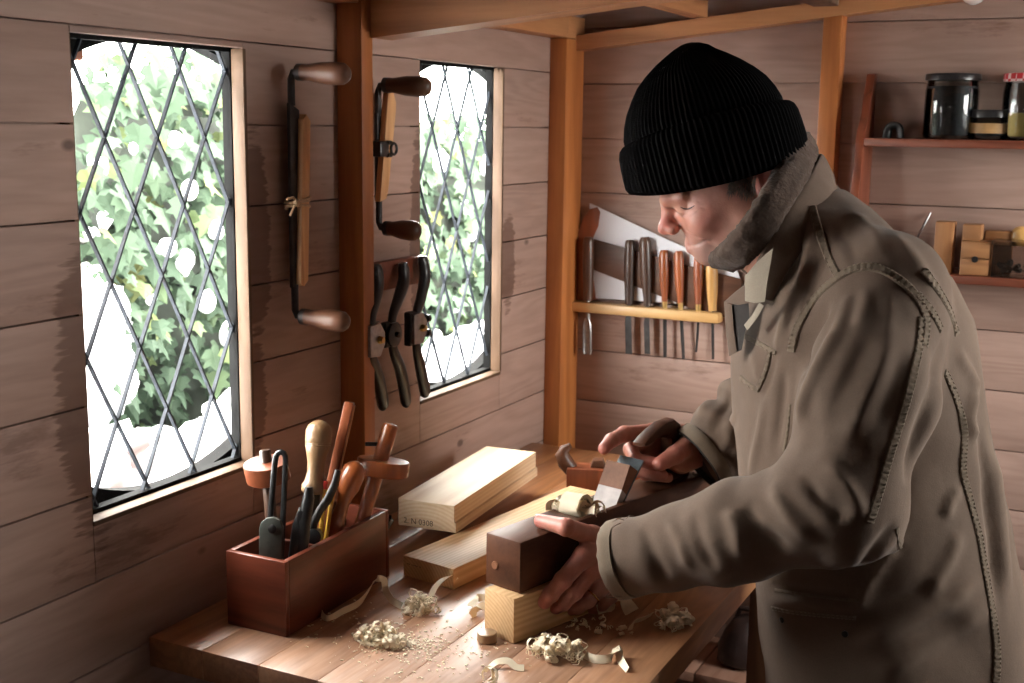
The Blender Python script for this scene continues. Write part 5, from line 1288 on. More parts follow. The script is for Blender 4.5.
# ---- the rest of the body, mostly under the clothes
sh_l, el_l = A_(893, 285, 1.55), A_(838, 508, 1.47)
sh_r, el_r = A_(812, 275, 1.90), A_(778, 402, 1.99)
hip_c, chest_c, neck_c = A_(905, 740, 1.68), A_(852, 370, 1.69), A_(800, 262, 1.72)
bd = Clay((.45, -1.5, -.0), (1.4, -.35, 1.55), .011)
bd.ell(chest_c, (.125, .155, .20), (RX, FW, -DN), 0).ell((chest_c+hip_c)/2, (.125, .145, .22), (RX, FW, -DN), .05).ell(hip_c, (.130, .150, .14), (RX, FW, -DN), .05)
bd.cap(chest_c-DN*.10, neck_c, .075, .062, .05)
wl, w_r = A_(664, 552, 1.60), R_(.05, .60, .128)
bd.chain([sh_l, el_l, wl], [.055, .045, .028], .02); bd.chain([sh_r, el_r, w_r], [.055, .045, .028], .02)
bd.cap(chest_c-DN*.08, sh_l, .07, .055, .04).cap(chest_c-DN*.08, sh_r, .07, .055, .04)
hip_l, hip_r = hip_c-FW*.085+DN*.03, hip_c+FW*.085+DN*.03
ankle = lambda p, dx, dy: np.array((p[0]+dx, p[1]+dy, .085))
an_l, an_r = ankle(hip_l, .06, -.10), ankle(hip_r, -.02, .08)
kn_l, kn_r = (hip_l+an_l)/2+np.array((-.05, -.02, .02)), (hip_r+an_r)/2+np.array((-.05, -.02, .02))
for hp, kn, an in ((hip_l, kn_l, an_l), (hip_r, kn_r, an_r)):
    bd.chain([hp, kn, an], [.080, .055, .038], .03); bd.cap(an+np.array((.02, 0, -.05)), an+np.array((-.13, -.03, -.055)), .033, .026, .02)
Vb, Fb = bd.mesh(1)
Vall, Fall, red, st = [], [], [], []; b0 = 0
redl = np.clip(.85*sum(near(Vl, p, .016) for p in (fingL[0][0][3], fingL[1][0][3], fingL[2][0][3], tb3))+.5*sum(near(Vl, p, .016) for p in (mi, mm, mr, fingL[0][0][1], tb2)), 0, 1)*.9+.28
redr = np.clip(.6*sum(near(Vr, p, .016) for p in (tq2, tq3, fingR[1][0][3], qi, fingR[0][0][3])), 0, 1)+.32
for V, F, r_, s_ in ((Vh, Fh, red_h, stub), (Vl, Fl, redl, redl*0), (Vr, Fr, redr, redr*0), (Vb, Fb, np.zeros(len(Vb)), np.zeros(len(Vb)))):
    Vall.append(V); Fall.append(F+b0); b0 += len(V); red.append(r_); st.append(s_)
mesh_obj('body', np.concatenate(Vall), np.concatenate(Fall), M['skin'], person, {'red': np.concatenate(red), 'stubble': np.concatenate(st)})
# thumbnail, ring
def nail(p, d, n, w, l):
    Mn = frame_M(p, d, np.cross(n, d)); mb = MB(); vs, fs = [], []
    for i in range(5):
        for j in range(5):
            x, y = -l/2+l*i/4, -w/2+w*j/4; q = 1-.25*max(0, abs(i-2)-1); vs.append((x, y*q, -.0022*(y/(w/2))**2))
    for i in range(4):
        for j in range(4): fs.append((i*5+j, i*5+j+1, (i+1)*5+j+1, (i+1)*5+j))
    top = [(x, y, z+.0006) for x, y, z in vs]; n_ = len(vs)
    edge = [0,1,2,3,4,9,14,19,24,23,22,21,20,15,10,5]
    fs2 = [tuple(k+n_ for k in f) for f in fs]+[tuple(reversed(f)) for f in fs]+[(edge[k], edge[(k+1) % 16], edge[(k+1) % 16]+n_, edge[k]+n_) for k in range(16)]
    return mb.add(vs+top, fs2, Mn)
M['nail'] = plain('fingernail', (.56, .34, .28), .3, 0, .05)
dT = (tb3-tb2)/np.linalg.norm(tb3-tb2)
nail(tb3+dT*.002+np.array((0, 0, .0088)), dT, (0, 0, 1), .0125, .0135).build('fingernail', M['nail'], person, ang=60)
a_, b_ = fingL[2][0][0], fingL[2][0][1]; c_ = a_+(b_-a_)*.72; d_ = (b_-a_)/np.linalg.norm(b_-a_); u_ = np.cross(d_, (0, 0, 1)); u_ /= np.linalg.norm(u_); w_ = np.cross(d_, u_)
tag(MB().tube([c_+(u_*math.cos(t)+w_*math.sin(t))*.0126 for t in [2*PI*k/28 for k in range(28)]], .0013, 8, closed=True).build('ring', M['gold'], person), 'thin gold ring')

# ---- hair and brows
r = random.Random(9); m = MB(); mbw = MB()
Th2 = BVHTree.FromPolygons([tuple(v) for v in Vh], [tuple(f) for f in np.concatenate([Fh[:, [0, 1, 2]], Fh[:, [0, 2, 3]]])])
def on_face(u, v):
    h = Th2.ray_cast(Vector(CAM), Vector(_ray(u, v)).normalized()); return (h[0], h[1] if h[1].dot(-fw) > 0 else -h[1]) if h[0] is not None else None
for i in range(260):
    t = r.random(); u0 = 729+27*t; vb = 187-10*t; v0 = vb-6+r.random()*(10+12*sm(t, .2, .75)); h = on_face(u0, v0)
    if h is None: continue
    h2 = on_face(u0-1.0+r.uniform(-2, 2), v0+r.uniform(5, 10))
    if h2 is None or (h2[0]-h[0]).length > .03: continue
    m.tube([h[0]+h[1]*.0003, (h[0]+h2[0])/2+h[1]*r.uniform(.0012, .0028), h2[0]+h2[1]*r.uniform(.0003, .0016)], [.00055, .0005, .0002], 4)
m.build('hair', M['hair'], person)
lash = [on_face(u, v) for u, v in ((680.5, 207), (684, 208.6), (688, 208.8), (691.5, 207.6), (694.5, 205.6))]
lash = [h[0]+h[1]*.0004 for h in lash if h is not None]
MB().tube(lash, [.0004]+[.0009]*(len(lash)-2)+[.0004], 6).build('eyelashes', M['hair_dark'], person)

# ---- knitted cap
e1 = _n(RX*math.cos(math.radians(15))-DN*math.sin(math.radians(15))); e2 = _n(-DN*math.cos(math.radians(15))-RX*math.sin(math.radians(15))); e3 = -FW
e1, e2 = _n(e1), _n(e2-e1*(e2 @ e1)); BC = A_(710, 149, 1.70); PX = 1.70/F_PX
def ringed(stations, seg, ribs, amp, name, close_top=True, skirt=None):
    vs, fs = [], []
    for (h, a, bz, off, k) in stations:
        for i in range(seg):
            th = 2*PI*i/seg; rib = 1+amp*k*(abs(math.cos(ribs*th/2))-.5)
            hh = h+(skirt(th) if skirt else 0)*k
            vs.append(BC+e1*(off+a*math.cos(th)*rib)+e3*(bz*math.sin(th)*rib)+e2*hh)
    n = len(stations)
    for j in range(n-1):
        for i in range(seg): fs.append((j*seg+i, j*seg+(i+1) % seg, (j+1)*seg+(i+1) % seg, (j+1)*seg+i))
    if close_top: fs.append(tuple((n-1)*seg+i for i in range(seg)))
    return MB().add(vs, fs)
crown = []
prof = [(-12, 80, -1), (10, 80, 0), (30, 79.5, 0), (42, 76, 0), (54, 70.5, 0), (66, 62, -.5), (77, 52.5, -1.5), (86, 42, -1), (94, 31, 0), (100, 22.5, 3), (104.5, 14, 4), (107, 7, 4), (108, 1.5, 4)]
fine = []
for i in range(len(prof)-1):
    for k in range(4):
        t = k/4; fine.append(tuple(prof[i][q]*(1-t)+prof[i+1][q]*t for q in range(3)))
fine.append(prof[-1])
for h_, a_, o_ in fine: crown.append((h_*PX, a_*PX, a_*PX*.86, o_*PX, 1.0 if a_ > 12 else .3))
cap = ringed(crown, 480, 96, .045, 'cap').build('knit_cap', M['knit'], person, ang=80)
pr_b = [(-18, 82, 82), (-22, 85, 85), (-22, 89, 89), (-17, 91.5, 91), (-8, 91.5, 91), (4, 91, 90), (14, 90, 89), (20, 88, 87), (23, 85, 84), (21, 82, 82), (12, 80, 80)]
st_b = [(h_*PX, a_*PX, b_*PX*.88, 1.5*PX, (1.0)) for h_, a_, b_ in pr_b]
def skirt(th): return 0
mb = MB(); vs, fs, seg = [], [], 480
for (h_, a_, bz, off, k) in st_b:
    for i in range(seg):
        th = 2*PI*i/seg; rib = 1+.040*(abs(math.cos(48*th))-.5); low = max(0.0, min(1.0, (.012-h_)/.035))
        vs.append(BC+e1*(off+a_*math.cos(th)*rib)+e3*(bz*math.sin(th)*rib)+e2*(h_-low*(.0300*max(0, math.sin(th))**1.0+.0*abs(math.cos(th)))))
for j in range(len(st_b)-1):
    for i in range(seg): fs.append((j*seg+i, j*seg+(i+1) % seg, (j+1)*seg+(i+1) % seg, (j+1)*seg+i))
mb.add(vs, fs).build('folded_brim', M['knit'], cap, ang=80)
# ---- jacket
PXT = 1.68/F_PX
jk = Clay((.50, -1.42, .55), (1.30, -.48, 1.56), .0052)
ST = [(190, 815, 26, .060), (205, 812, 50, .108), (230, 827, 63, .145), (250, 841, 79, .163), (270, 846, 91, .180), (310, 850, 107, .195), (360, 850, 115, .194), (430, 858, 121, .184), (500, 870, 126, .180), (580, 885, 130, .184), (683, 899, 132, .190), (790, 911, 135, .196), (830, 914, 135, .196)]
zs = np.array([A_(s_[1], s_[0], 1.69)[2] for s_ in ST])[::-1]; cs = np.array([A_(s_[1], s_[0], 1.69) for s_ in ST])[::-1]
aa = np.array([s_[2]*PXT for s_ in ST])[::-1]; bb = np.array([s_[3] for s_ in ST])[::-1]
sl, (X, Y, Z) = jk._box(jk.lo, jk.lo+(jk.n-1)*jk.h)
cx_, cy_ = np.interp(Z, zs, cs[:, 0]).astype(np.float32), np.interp(Z, zs, cs[:, 1]).astype(np.float32); a_i, b_i = np.interp(Z, zs, aa).astype(np.float32), np.interp(Z, zs, bb).astype(np.float32)
dx, dy = X-cx_, Y-cy_; hx = _n((RX[0], RX[1], 0)); hy = _n((FW[0], FW[1], 0))
lu, lw_ = dx*hx[0]+dy*hx[1], dx*hy[0]+dy*hy[1]
kk = (np.abs(lu/a_i)**2.3+np.abs(lw_/b_i)**2.3)**(1/2.3)
d = (kk-1)*np.minimum(a_i, b_i)*.85; d = np.maximum(d, np.maximum(zs[0]-Z, Z-zs[-1])); jk.D[sl] = d.astype(np.float32)
# round the shoulders over to the arms
jk.cap(A_(826, 240, 1.66), A_(876, 292, 1.545), .058, .070, .02); jk.cap(A_(815, 228, 1.76), A_(812, 275, 1.88), .062, .075, .03)
jk.cap(A_(892, 304, 1.60), A_(850, 274, 1.72), .060, .066, .02)
S_, E1, E2, W1_, W2_ = A_(889, 292, 1.535), A_(866, 400, 1.475), A_(838, 503, 1.465), A_(735, 534, 1.535), A_(633, 558, 1.612)
arm = Clay(jk.lo, jk.lo+(jk.n-1)*jk.h, jk.h)
arm.chain([S_, E1, E2], [.074, .078, .072], .03); arm.chain([E2, W1_, W2_], [.070, .0575, .0515], .03)
# cut the cuff off square
cut = _n(W2_-W1_); Pc = A_(622, 560, 1.62); dcut = (X-Pc[0])*cut[0]+(Y-Pc[1])*cut[1]+(Z-Pc[2])*cut[2]
arm.D = np.maximum(arm.D, np.where((X < .72), dcut, -1)).astype(np.float32)
armr = Clay(jk.lo, jk.lo+(jk.n-1)*jk.h, jk.h)
CR = A_(704, 457, 1.955)
armr.chain([A_(812, 275, 1.90), A_(786, 395, 1.985), CR], [.080, .083, .056], .03)
cutr = _n(CR-A_(786, 395, 1.985)); Pr_ = CR+cutr*.004; dc2 = (X-Pr_[0])*cutr[0]+(Y-Pr_[1])*cutr[1]+(Z-Pr_[2])*cutr[2]
armr.D = np.maximum(armr.D, np.where((X < .72), dc2, -1)).astype(np.float32)
jk.merge(armr, .02); jk.merge(arm, .022)
# deep fold in the bend of the near elbow and where the sleeve meets the body
jk.cap(A_(782, 470, 1.395), A_(842, 506, 1.38), .012, .007, .014, sub=True)
jk.cap(A_(776, 492, 1.43), A_(815, 525, 1.39), .007, .004, .012, sub=True)
jk.cap(A_(790, 360, 1.44), A_(800, 440, 1.42), .010, .012, .02, sub=True)
Vj, Fj = jk.mesh(1); Nj = vnormals(Vj, Fj)
# which part of the cloth: near sleeve, far sleeve or body
def seg_t(V, a, b):
    ab = b-a; t = np.clip(((V-a) @ ab)/max(ab @ ab, 1e-12), 0, 1); return t, np.linalg.norm(V-(a+t[:, None]*ab), axis=1)
t1, d1_ = seg_t(Vj, E2, W2_); t0_, d0_ = seg_t(Vj, S_, E2); t2, d2_ = seg_t(Vj, A_(786, 395, 1.985), CR)
fore = sm(.092-d1_, 0, .02)*sm(t1, .03, .18)*(1-sm(t1, .93, 1.0)); upper = sm(.105-d0_, 0, .02); far = sm(.105-d2_, 0, .02)
body_w = np.clip(1-np.maximum(np.maximum(fore, upper), far), 0, 1)
disp = np.zeros(len(Vj)); LFORE = np.linalg.norm(W2_-E2)
axf = _n(W2_-E2); pu = np.cross(axf, (0, 0, 1)); pu = _n(pu); pv = np.cross(pu, axf)
rel = Vj-(E2+t1[:, None]*(W2_-E2)); ang_ = np.arctan2(rel @ pv, rel @ pu)
nz = vnoise(Vj, 9, 2.0); nz2 = vnoise(Vj, 19, 5.0)
ph = t1*LFORE*92+1.1*np.sin(ang_+.8)+2.4*nz
disp += fore*(.0012*np.sin(ph)*sm(t1, .05, .3)+.003*nz2+.003*nz)
axu = _n(E2-S_); pu2 = _n(np.cross(axu, FW)); pv2 = np.cross(axu, pu2); rel2 = Vj-(S_+t0_[:, None]*(E2-S_)); an2 = np.arctan2(rel2 @ pv2, rel2 @ pu2)
disp += upper*(1-fore)*(.0028*np.sin(an2*3.0+t0_*5+1.8*nz)*sm(t0_, .1, .5)+.0035*nz+.0015*nz2)
disp += far*(.0055*np.sin(t2*18+2.5*nz)+.003*nz2)
relb = Vj-chest_c; ub, hb = relb @ RX, -(relb @ DN)
drape = np.array([pnoise(Vector((p[0]*11+p[1]*3, p[1]*9, p[2]*2.6+4))) for p in Vj]); dia = np.sin((ub*.9+hb*.75)*42+2.6*nz)
disp += body_w*(.0060*drape+.0020*dia*sm(-hb, -.1, .25)+.003*nz+.001*nz2)
# the folds one can follow on the cloth: (height, width, places along the fold as seen on the cloth)
FOLDS = [(.0035, .012, [(750,352), (757,366), (755,380)]), (-.0035, .006, [(777,352), (770,378), (762,394), (745,386)]),
         (-.0080, .0075, [(768,586), (800,590), (830,595), (864,599)]), (.0050, .0080, [(768,601), (800,604), (830,608), (860,612)]), (-.0045, .006, [(862,600), (857,622), (848,640)]),
         (-.0065, .012, [(642,522), (652,553), (668,588)]), (.0060, .011, [(664,516), (681,546), (690,572)]), (-.0070, .011, [(692,512), (703,545), (716,572)]),
         (.0075, .012, [(727,505), (737,532), (742,560)]), (-.0085, .012, [(744,500), (758,530), (790,552)]), (.0080, .013, [(768,482), (788,517), (815,546)]),
         (-.0100, .010, [(797,470), (818,500), (838,512), (842,524)]), (.0075, .012, [(822,458), (848,488), (866,520)]),
         (.0095, .012, [(846,318), (824,354), (804,396), (792,424)]), (-.0100, .014, [(830,298), (808,342), (796,388)]),
         (-.0038, .013, [(872,330), (852,372), (830,420)]), (.0055, .013, [(893,330), (880,372), (858,420), (838,450)]), (-.0030, .010, [(905,350), (893,392), (875,432)]),
         (.0040, .010, [(848,292), (842,312), (836,334)]), (.0040, .010, [(866,286), (864,306), (858,330)]), (-.0022, .009, [(857,288), (853,310), (848,332)]), (.0030, .010, [(888,292), (890,315), (886,340)]),
         (-.0130, .016, [(944,338), (934,388), (918,440), (903,490)]), (.0110, .012, [(975,384), (967,420), (974,442)]), (.0090, .016, [(986,440), (1000,520), (1010,600)]), (-.0080, .011, [(975,420), (985,480), (994,540), (1000,620)]),
         (.0075, .011, [(957,352), (970,372), (978,392)]), (.0080, .010, [(962,488), (952,500), (944,520)]),
         (.0085, .010, [(906,528), (882,560), (863,592), (850,630)]), (-.0080, .012, [(896,520), (872,552), (856,580)]), (.0075, .013, [(845,648), (895,628), (950,604), (984,578)]), (-.0060, .013, [(842,625), (890,606), (940,582)]),
         (.0060, .013, [(868,680), (915,655), (962,628), (990,606)]), (.0065, .012, [(925,600), (950,560), (962,530)]),
         (.0050, .010, [(764,400), (757,440), (750,480)]), (-.0060, .010, [(786,366), (780,415), (774,455)]), (.0060, .009, [(792,300), (782,330), (776,352)]), (-.0070, .010, [(806,280), (795,305), (788,330)]),
         (.0060, .012, [(852,212), (872,232), (884,256)]), (-.0045, .012, [(836,222), (850,244), (856,264)]), (.0050, .013, [(890,232), (916,262), (936,296)]), (-.0055, .011, [(800,240), (796,268), (786,296)]), (.0055, .010, [(812,232), (808,262), (800,290)]),
         (.0070, .010, [(725,378), (712,398), (700,420)]), (-.0070, .009, [(732,392), (722,412), (712,436)]), (.0070, .010, [(738,412), (730,430), (722,456)])]
Fb0 = np.concatenate([Fj[:, [0, 1, 2]], Fj[:, [0, 2, 3]]]); B0 = BVHTree.FromPolygons([tuple(v) for v in Vj], [tuple(f) for f in Fb0])
for amp, wid, px in FOLDS:
    wid *= .82
    Q = []
    for i in range(len(px)-1):
        for k in range(7):
            t = k/7 if i < len(px)-2 else k/6; u, v = px[i][0]*(1-t)+px[i+1][0]*t, px[i][1]*(1-t)+px[i+1][1]*t
            h = B0.ray_cast(Vector(CAM), Vector(_ray(u, v)).normalized())
            if h[0] is not None: Q.append((np.array(h[0]), (i+t)/(len(px)-1)))
    if not Q: continue
    lo_, hi_ = np.min([q for q, _ in Q], 0)-wid*3, np.max([q for q, _ in Q], 0)+wid*3; idx_ = np.where(((Vj > lo_) & (Vj < hi_)).all(1))[0]
    if not len(idx_): continue
    best = np.full(len(idx_), 9.0); w_b = np.zeros(len(idx_))
    for (qa, ta), (qb, tb) in zip(Q[:-1], Q[1:]):
        if np.linalg.norm(qb-qa) > .04: continue
        ab = qb-qa; t = np.clip(((Vj[idx_]-qa) @ ab)/max(ab @ ab, 1e-12), 0, 1); dd_ = np.linalg.norm(Vj[idx_]-(qa+t[:, None]*ab), axis=1); better = dd_ < best
        best = np.where(better, dd_, best); w_b = np.where(better, ta+(tb-ta)*t, w_b)
    prof_ = np.exp(-(best/wid)**2)*np.clip(np.sin(np.clip(w_b, .0, 1)*PI)*1.6, 0.12, 1)
    disp[idx_] += amp*.90*prof_
Vj = Vj+Nj*disp[:, None]; Vj = relax(Vj, Fj, .35); Nj = vnormals(Vj, Fj)
wear = np.clip(sm(disp, .001, .006)*.6+.5*np.clip(vnoise(Vj, 6, 11.0)+.1, 0, 1), 0, 1)
jacket = mesh_obj('jacket', Vj, Fj, M['jacket'], person, {'wear': wear})
jacket['label'] = 'olive brown canvas jacket'
Ft = np.concatenate([Fj[:, [0, 1, 2]], Fj[:, [0, 2, 3]]]); BVHj = BVHTree.FromPolygons([tuple(v) for v in Vj], [tuple(f) for f in Ft])
def on_jacket(u, v, mind=0.0):
    """the place on the cloth seen at (u, v), with its outward direction"""
    r = Vector(_ray(u, v)).normalized(); o_ = Vector(CAM)
    for _ in range(8):
        p, n, i, dd = BVHj.ray_cast(o_, r)
        if p is None or (p-Vector(CAM)).dot(fw) >= mind: break
        o_ = p+r*.002
    if p is None: return None
    if n.dot(r) > 0: n = -n
    return p, n
def dense(px, step=2.0):
    out = []; n = len(px)
    for i in range(n-1):
        p0, p1, p2, p3 = [np.array(px[min(max(k, 0), n-1)], float) for k in (i-1, i, i+1, i+2)]
        k = max(2, int(np.linalg.norm(p2-p1)/step))
        for j in range(k):
            t = j/k; out.append(.5*((2*p1)+(p2-p0)*t+(2*p0-5*p1+4*p2-p3)*t*t+(3*p1-p0-3*p2+p3)*t**3))
    out.append(np.array(px[-1], float)); return out
def path_on(px, maxjump=.05):
    pts = []
    for u, v in dense(px):
        h = on_jacket(u, v)
        if h is None: continue
        if pts and (h[0]-pts[-1][0]).length > maxjump: continue
        pts.append(h)
    # soften
    for _ in range(3):
        pts = [pts[0]]+[((pts[i-1][0]+pts[i][0]*2+pts[i+1][0])/4, (pts[i-1][1]+pts[i][1]+pts[i+1][1]).normalized()) for i in range(1, len(pts)-1)]+[pts[-1]]
    return pts
def seam(px, wid=.011, lift=.0016, stitch=True, mat='jacket_seam', ridge=True):
    """a felled seam: a slightly raised band with two rows of stitches"""
    pts = path_on(px); m = MB(); n = len(pts); vs, fs = [], []
    for i in range(n):
        t = (pts[min(i+1, n-1)][0]-pts[max(i-1, 0)][0]).normalized(); nn = pts[i][1]; sd = t.cross(nn).normalized()
        puck = .0007*math.sin(i*1.9)+.0004*math.sin(i*4.1)
        for a, h in ((-.62, -.002), (-.5, lift*.7), (-.36, lift+puck), (0, lift*.8+puck), (.36, lift+puck), (.5, lift*.7), (.62, -.002)): vs.append(pts[i][0]+sd*(a*wid)+nn*h)
    for i in range(n-1):
        for k in range(6): fs.append((i*7+k, i*7+k+1, (i+1)*7+k+1, (i+1)*7+k))
    o = m.add(vs, fs).build('seam', M[mat], jacket, ang=70)
    if stitch:
        s = MB()
        for a in (-.36, .36):
            for i in range(1, n-2, 2):
                t = (pts[i+1][0]-pts[i][0]); nn = pts[i][1]; sd = t.normalized().cross(nn).normalized(); p = pts[i][0]+sd*(a*wid)+nn*(lift+.0006)
                s.tube([p, p+t*1.05], .0006, 4)
        if s.v: s.build('stitching', M['thread'], o)
    return o
seam([(812,206), (819,232), (828,256), (838,277)], .010)                                   # shoulder seam, collar to armhole
seam([(838,277), (822,290), (808,308), (796,330), (791,352)], .011)                        # front of the armhole
seam([(838,277), (856,268), (878,268), (900,280), (916,296), (926,318), (924,345)], .011)  # back of the armhole
seam([(922,318), (918,352), (910,388), (901,420), (890,455), (880,490), (870,522)], .010)  # back seam of the sleeve
seam([(924,270), (938,290), (950,312), (957,335)], .011)                                    # back yoke
seam([(917,294), (932,312), (941,330)], .010)
seam([(945,372), (955,395), (964,430), (963,470), (970,500), (979,535), (985,570), (992,610), (997,650), (996,682)], .010)   # side back seam
seam([(897,528), (904,570), (909,610), (914,650), (916,683)], .005, .0008, False)           # side seam
seam([(771,351), (766,372), (758,390)], .006, .0022, True)
seam([(741,377), (749,384), (758,390)], .006, .0024, True)
seam([(744,336), (758,343), (776,353)], .007, .001)
seam([(772,608), (800,613), (856,618)], .005, .0012, True)
seam([(775,590), (800,594), (830,598), (860,601)], .004, .0010, False)
seam([(790,404), (786,440), (778,470)], .004, .0008, False)
for u, v in ((782, 620), (845, 634)):
    p, n = on_jacket(u, v); MB().lathe([(-.001, .0042), (.0012, .0042), (.0022, .003), (.0024, .001)], p, n, 14).build('snap_button', M['snap'], jacket)
# ---- cuffs
def cuff(c, axis, r0, r1, name, mat, w=.018, lift=.003, seg=56, ragged=.0, inner=True, par=jacket):
    ax = Vector(axis).normalized(); u = Vector((0, 0, 1)); u = (u-ax*ax.dot(u)).normalized(); q = ax.cross(u); vs, fs = [], []; rr = random.Random(4)
    prof = [(-w, r0-.001), (-w*.95, r0+lift), (-w*.5, r0+lift*1.2), (-w*.06, r1+lift), (0, r1+lift*.5), (-.0005, r1-.0022), (-.008, r1-.004), (-.0085, .012)]
    for t, rad in prof:
        for k in range(seg):
            a = 2*PI*k/seg; wob = 1+.018*math.sin(3*a+1)+.012*math.sin(7*a); vs.append(Vector(c)+ax*(t+(ragged*rr.uniform(-1, 1) if t == 0 else 0))+u*(math.cos(a)*rad*wob)+q*(math.sin(a)*rad*wob))
    for j in range(len(prof)-1):
        for k in range(seg): fs.append((j*seg+k, j*seg+(k+1) % seg, (j+1)*seg+(k+1) % seg, (j+1)*seg+k))
    return MB().add(vs, fs).build(name, M[mat], par, ang=60)
cL = A_(622, 560, 1.62)
cuff(cL+cut*.007, cut, .0520, .0520, 'cuff', 'jacket_seam', .021, .0010, ragged=.0012)
cuff(cL+cut*.010, cut, .0480, .0465, 'cuff_lining', 'lining', .012, .0008, ragged=.002)
cuff(Pr_+cutr*.007, cutr, .0570, .0570, 'cuff', 'jacket_seam', .022, .0010)
cuff(Pr_+cutr*.008, cutr, .0525, .0515, 'cuff_lining', 'lining', .012, .0008)
r = random.Random(17)
for u, v, du, dv in ((621, 523, -9, 5), (624, 520, -12, 2), (618, 590, -12, 6), (622, 597, -16, 0), (626, 519, 8, -3), (619, 575, -6, 4)):
    p = Vector(A_(u, v, 1.585)); q = Vector(A_(u+du, v+dv, 1.585)); MB().tube([p, (p+q)/2+Vector((0, 0, r.uniform(-.003, .005))), q], [.0006, .0006, .0003], 5).build('frayed_thread', M['thread'], jacket)
# ---- collars
def swept_collar(path, hgt, thk, name, mat, tilt, seg=20, noise_=0.0, taper=None):
    """band swept round the neck; tilt gives the up direction of the band at each point"""
    n = len(path); P, U = [], []
    sub = 8
    for i in range(n-1):
        p0, p1, p2, p3 = [np.array(path[min(max(k, 0), n-1)]) for k in (i-1, i, i+1, i+2)]; u0, u1 = np.array(tilt[i]), np.array(tilt[i+1])
        for j in range(sub):
            t = j/sub; P.append(.5*((2*p1)+(p2-p0)*t+(2*p0-5*p1+4*p2-p3)*t*t+(3*p1-p0-3*p2+p3)*t**3)); U.append(u0*(1-t)+u1*t)
    P.append(np.array(path[-1])); U.append(np.array(tilt[-1])); vs, fs = [], []; N_ = len(P)
    for i in range(N_):
        t = _n(P[min(i+1, N_-1)]-P[max(i-1, 0)]); u = _n(U[i]-t*(U[i] @ t)); w = np.cross(t, u); k = taper(i/(N_-1)) if taper else 1
        for s_ in range(seg):
            a = 2*PI*s_/seg; c, s2 = math.cos(a), math.sin(a); q = P[i]+u*(math.copysign(abs(c)**.7, c)*hgt/2*k)+w*(math.copysign(abs(s2)**.8, s2)*thk/2)
            if noise_: q = q+(u*c+w*s2)*noise_*(pnoise(Vector(q*160))+.6*pnoise(Vector(q*330)))
            vs.append(q)
    for i in range(N_-1):
        for s_ in range(seg): fs.append((i*seg+s_, i*seg+(s_+1) % seg, (i+1)*seg+(s_+1) % seg, (i+1)*seg+s_))
    fs.append(tuple(range(seg))); fs.append(tuple((N_-1)*seg+s_ for s_ in range(seg)))
    return MB().add(vs, fs).build(name, M[mat], jacket, ang=70)
upb = _n(-RX*.80-DN*.60)            # a standing collar leans forward with the neck
fl = [A_(724, 261, 1.655), A_(738, 251, 1.600), A_(757, 228, 1.575), A_(776, 199, 1.580), A_(793, 171, 1.615), A_(804, 149, 1.675), A_(804, 148, 1.74), A_(790, 162, 1.79), A_(768, 190, 1.815), A_(746, 225, 1.80), A_(728, 256, 1.745)]
fu = [_n(-RX*.9-DN*.1), _n(-RX*.85-DN*.45), upb, upb, upb, _n(-RX*.5-DN*.85), _n(-RX*.5-DN*.85), upb, upb, _n(-RX*.85-DN*.45), _n(-RX*.9-DN*.1)]
swept_collar(fl, .044, .027, 'fleece_collar', 'fleece', fu, 28, .0035)
co = [A_(760, 296, 1.60), A_(768, 274, 1.585), A_(785, 246, 1.575), A_(805, 214, 1.588), A_(822, 188, 1.632), A_(827, 173, 1.695), A_(824, 170, 1.765), A_(800, 188, 1.825), A_(772, 230, 1.84), A_(752, 275, 1.80)]
cu = [_n(-RX*.5-DN*.4), _n(-RX*.8-DN*.5), upb, upb, upb, _n(-RX*.4-DN*.9), _n(-RX*.4-DN*.9), upb, upb, _n(-RX*.8-DN*.5)]
swept_collar(co, .048, .010, 'collar', 'jacket', cu, 20, .0010, lambda t: .75+.25*math.sin(PI*t))
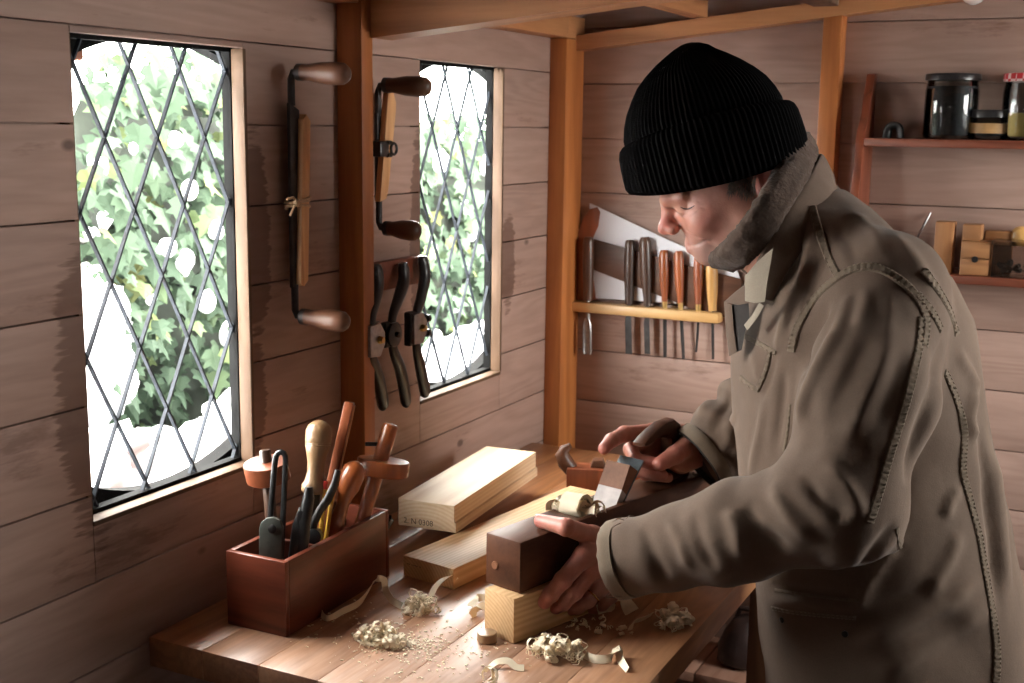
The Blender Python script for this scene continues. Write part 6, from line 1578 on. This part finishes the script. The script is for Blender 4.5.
# pale turned collar point and front edge
def slab(name, px, d, th, mat, par=jacket):
    pts = [A_(u, v, dd) for (u, v), dd in zip(px, d)]; n = len(pts); off = -FW*th
    vs = [p for p in pts]+[p+off for p in pts]; fs = [tuple(range(n-1, -1, -1)), tuple(n+i for i in range(n))]+[(i, (i+1) % n, n+(i+1) % n, n+i) for i in range(n)]
    return MB().add(vs, fs).build(name, M[mat], par, ang=40)
slab('collar_point', [(745,276), (757,262), (772,249), (770,262), (766,284), (764,302), (754,303), (745,301)], [1.580, 1.570, 1.558, 1.552, 1.550, 1.552, 1.560, 1.574], .005, 'jacket_pale')
slab('front_lining', [(727,305), (748,303), (749,318), (745,330), (741,350), (731,354)], [1.650, 1.618, 1.616, 1.618, 1.625, 1.648], .004, 'lining')
slab('front_edge', [(724,302), (731,305), (733,330), (736,352), (729,356), (726,332)], [1.650, 1.642, 1.640, 1.634, 1.648, 1.652], .006, 'jacket')
slab('front_facing', [(724,302), (735,292), (747,283), (749,303), (738,305)], [1.648, 1.622, 1.598, 1.598, 1.622], .006, 'jacket')
slab('collar_tab', [(759,303), (763,306), (757,317), (747,330), (744,325), (752,315)], [1.572, 1.568, 1.578, 1.598, 1.604, 1.588], .005, 'jacket_pale')

# ---- trousers and boots (below the picture)
tr = Clay((.55, -1.45, .03), (1.4, -.35, .95), .010)
tr.ell(hip_c+DN*.02, (.145, .165, .15), (RX, FW, -DN), 0)
for hp, kn, an in ((hip_l, kn_l, an_l), (hip_r, kn_r, an_r)): tr.chain([hp, kn, an+np.array((0, 0, .03))], [.098, .075, .068], .03)
Vt, Ft_ = tr.mesh(1); Nt = vnormals(Vt, Ft_); Vt = Vt+Nt*(vnoise(Vt, 12, 3)*.006)[:, None]; mesh_obj('trousers', Vt, Ft_, M['trousers'], person)
for an in (an_l, an_r):
    bt = Clay(an-np.array((.22, .14, .09)), an+np.array((.12, .12, .16)), .005)
    bt.cap(an+np.array((0, 0, .10)), an+np.array((.005, 0, -.02)), .060, .056, .02).cap(an+np.array((.02, 0, -.045)), an+np.array((-.13, -.03, -.050)), .045, .040, .03, flat=((0, 0, 1), .85))
    Xb, Yb, Zb = bt._box(bt.lo, bt.lo+(bt.n-1)*bt.h)[1]; bt.D = np.maximum(bt.D, .002-Zb).astype(np.float32)
    Vx, Fx = bt.mesh(1); mesh_obj('boot', Vx, Fx, M['boot'], person)
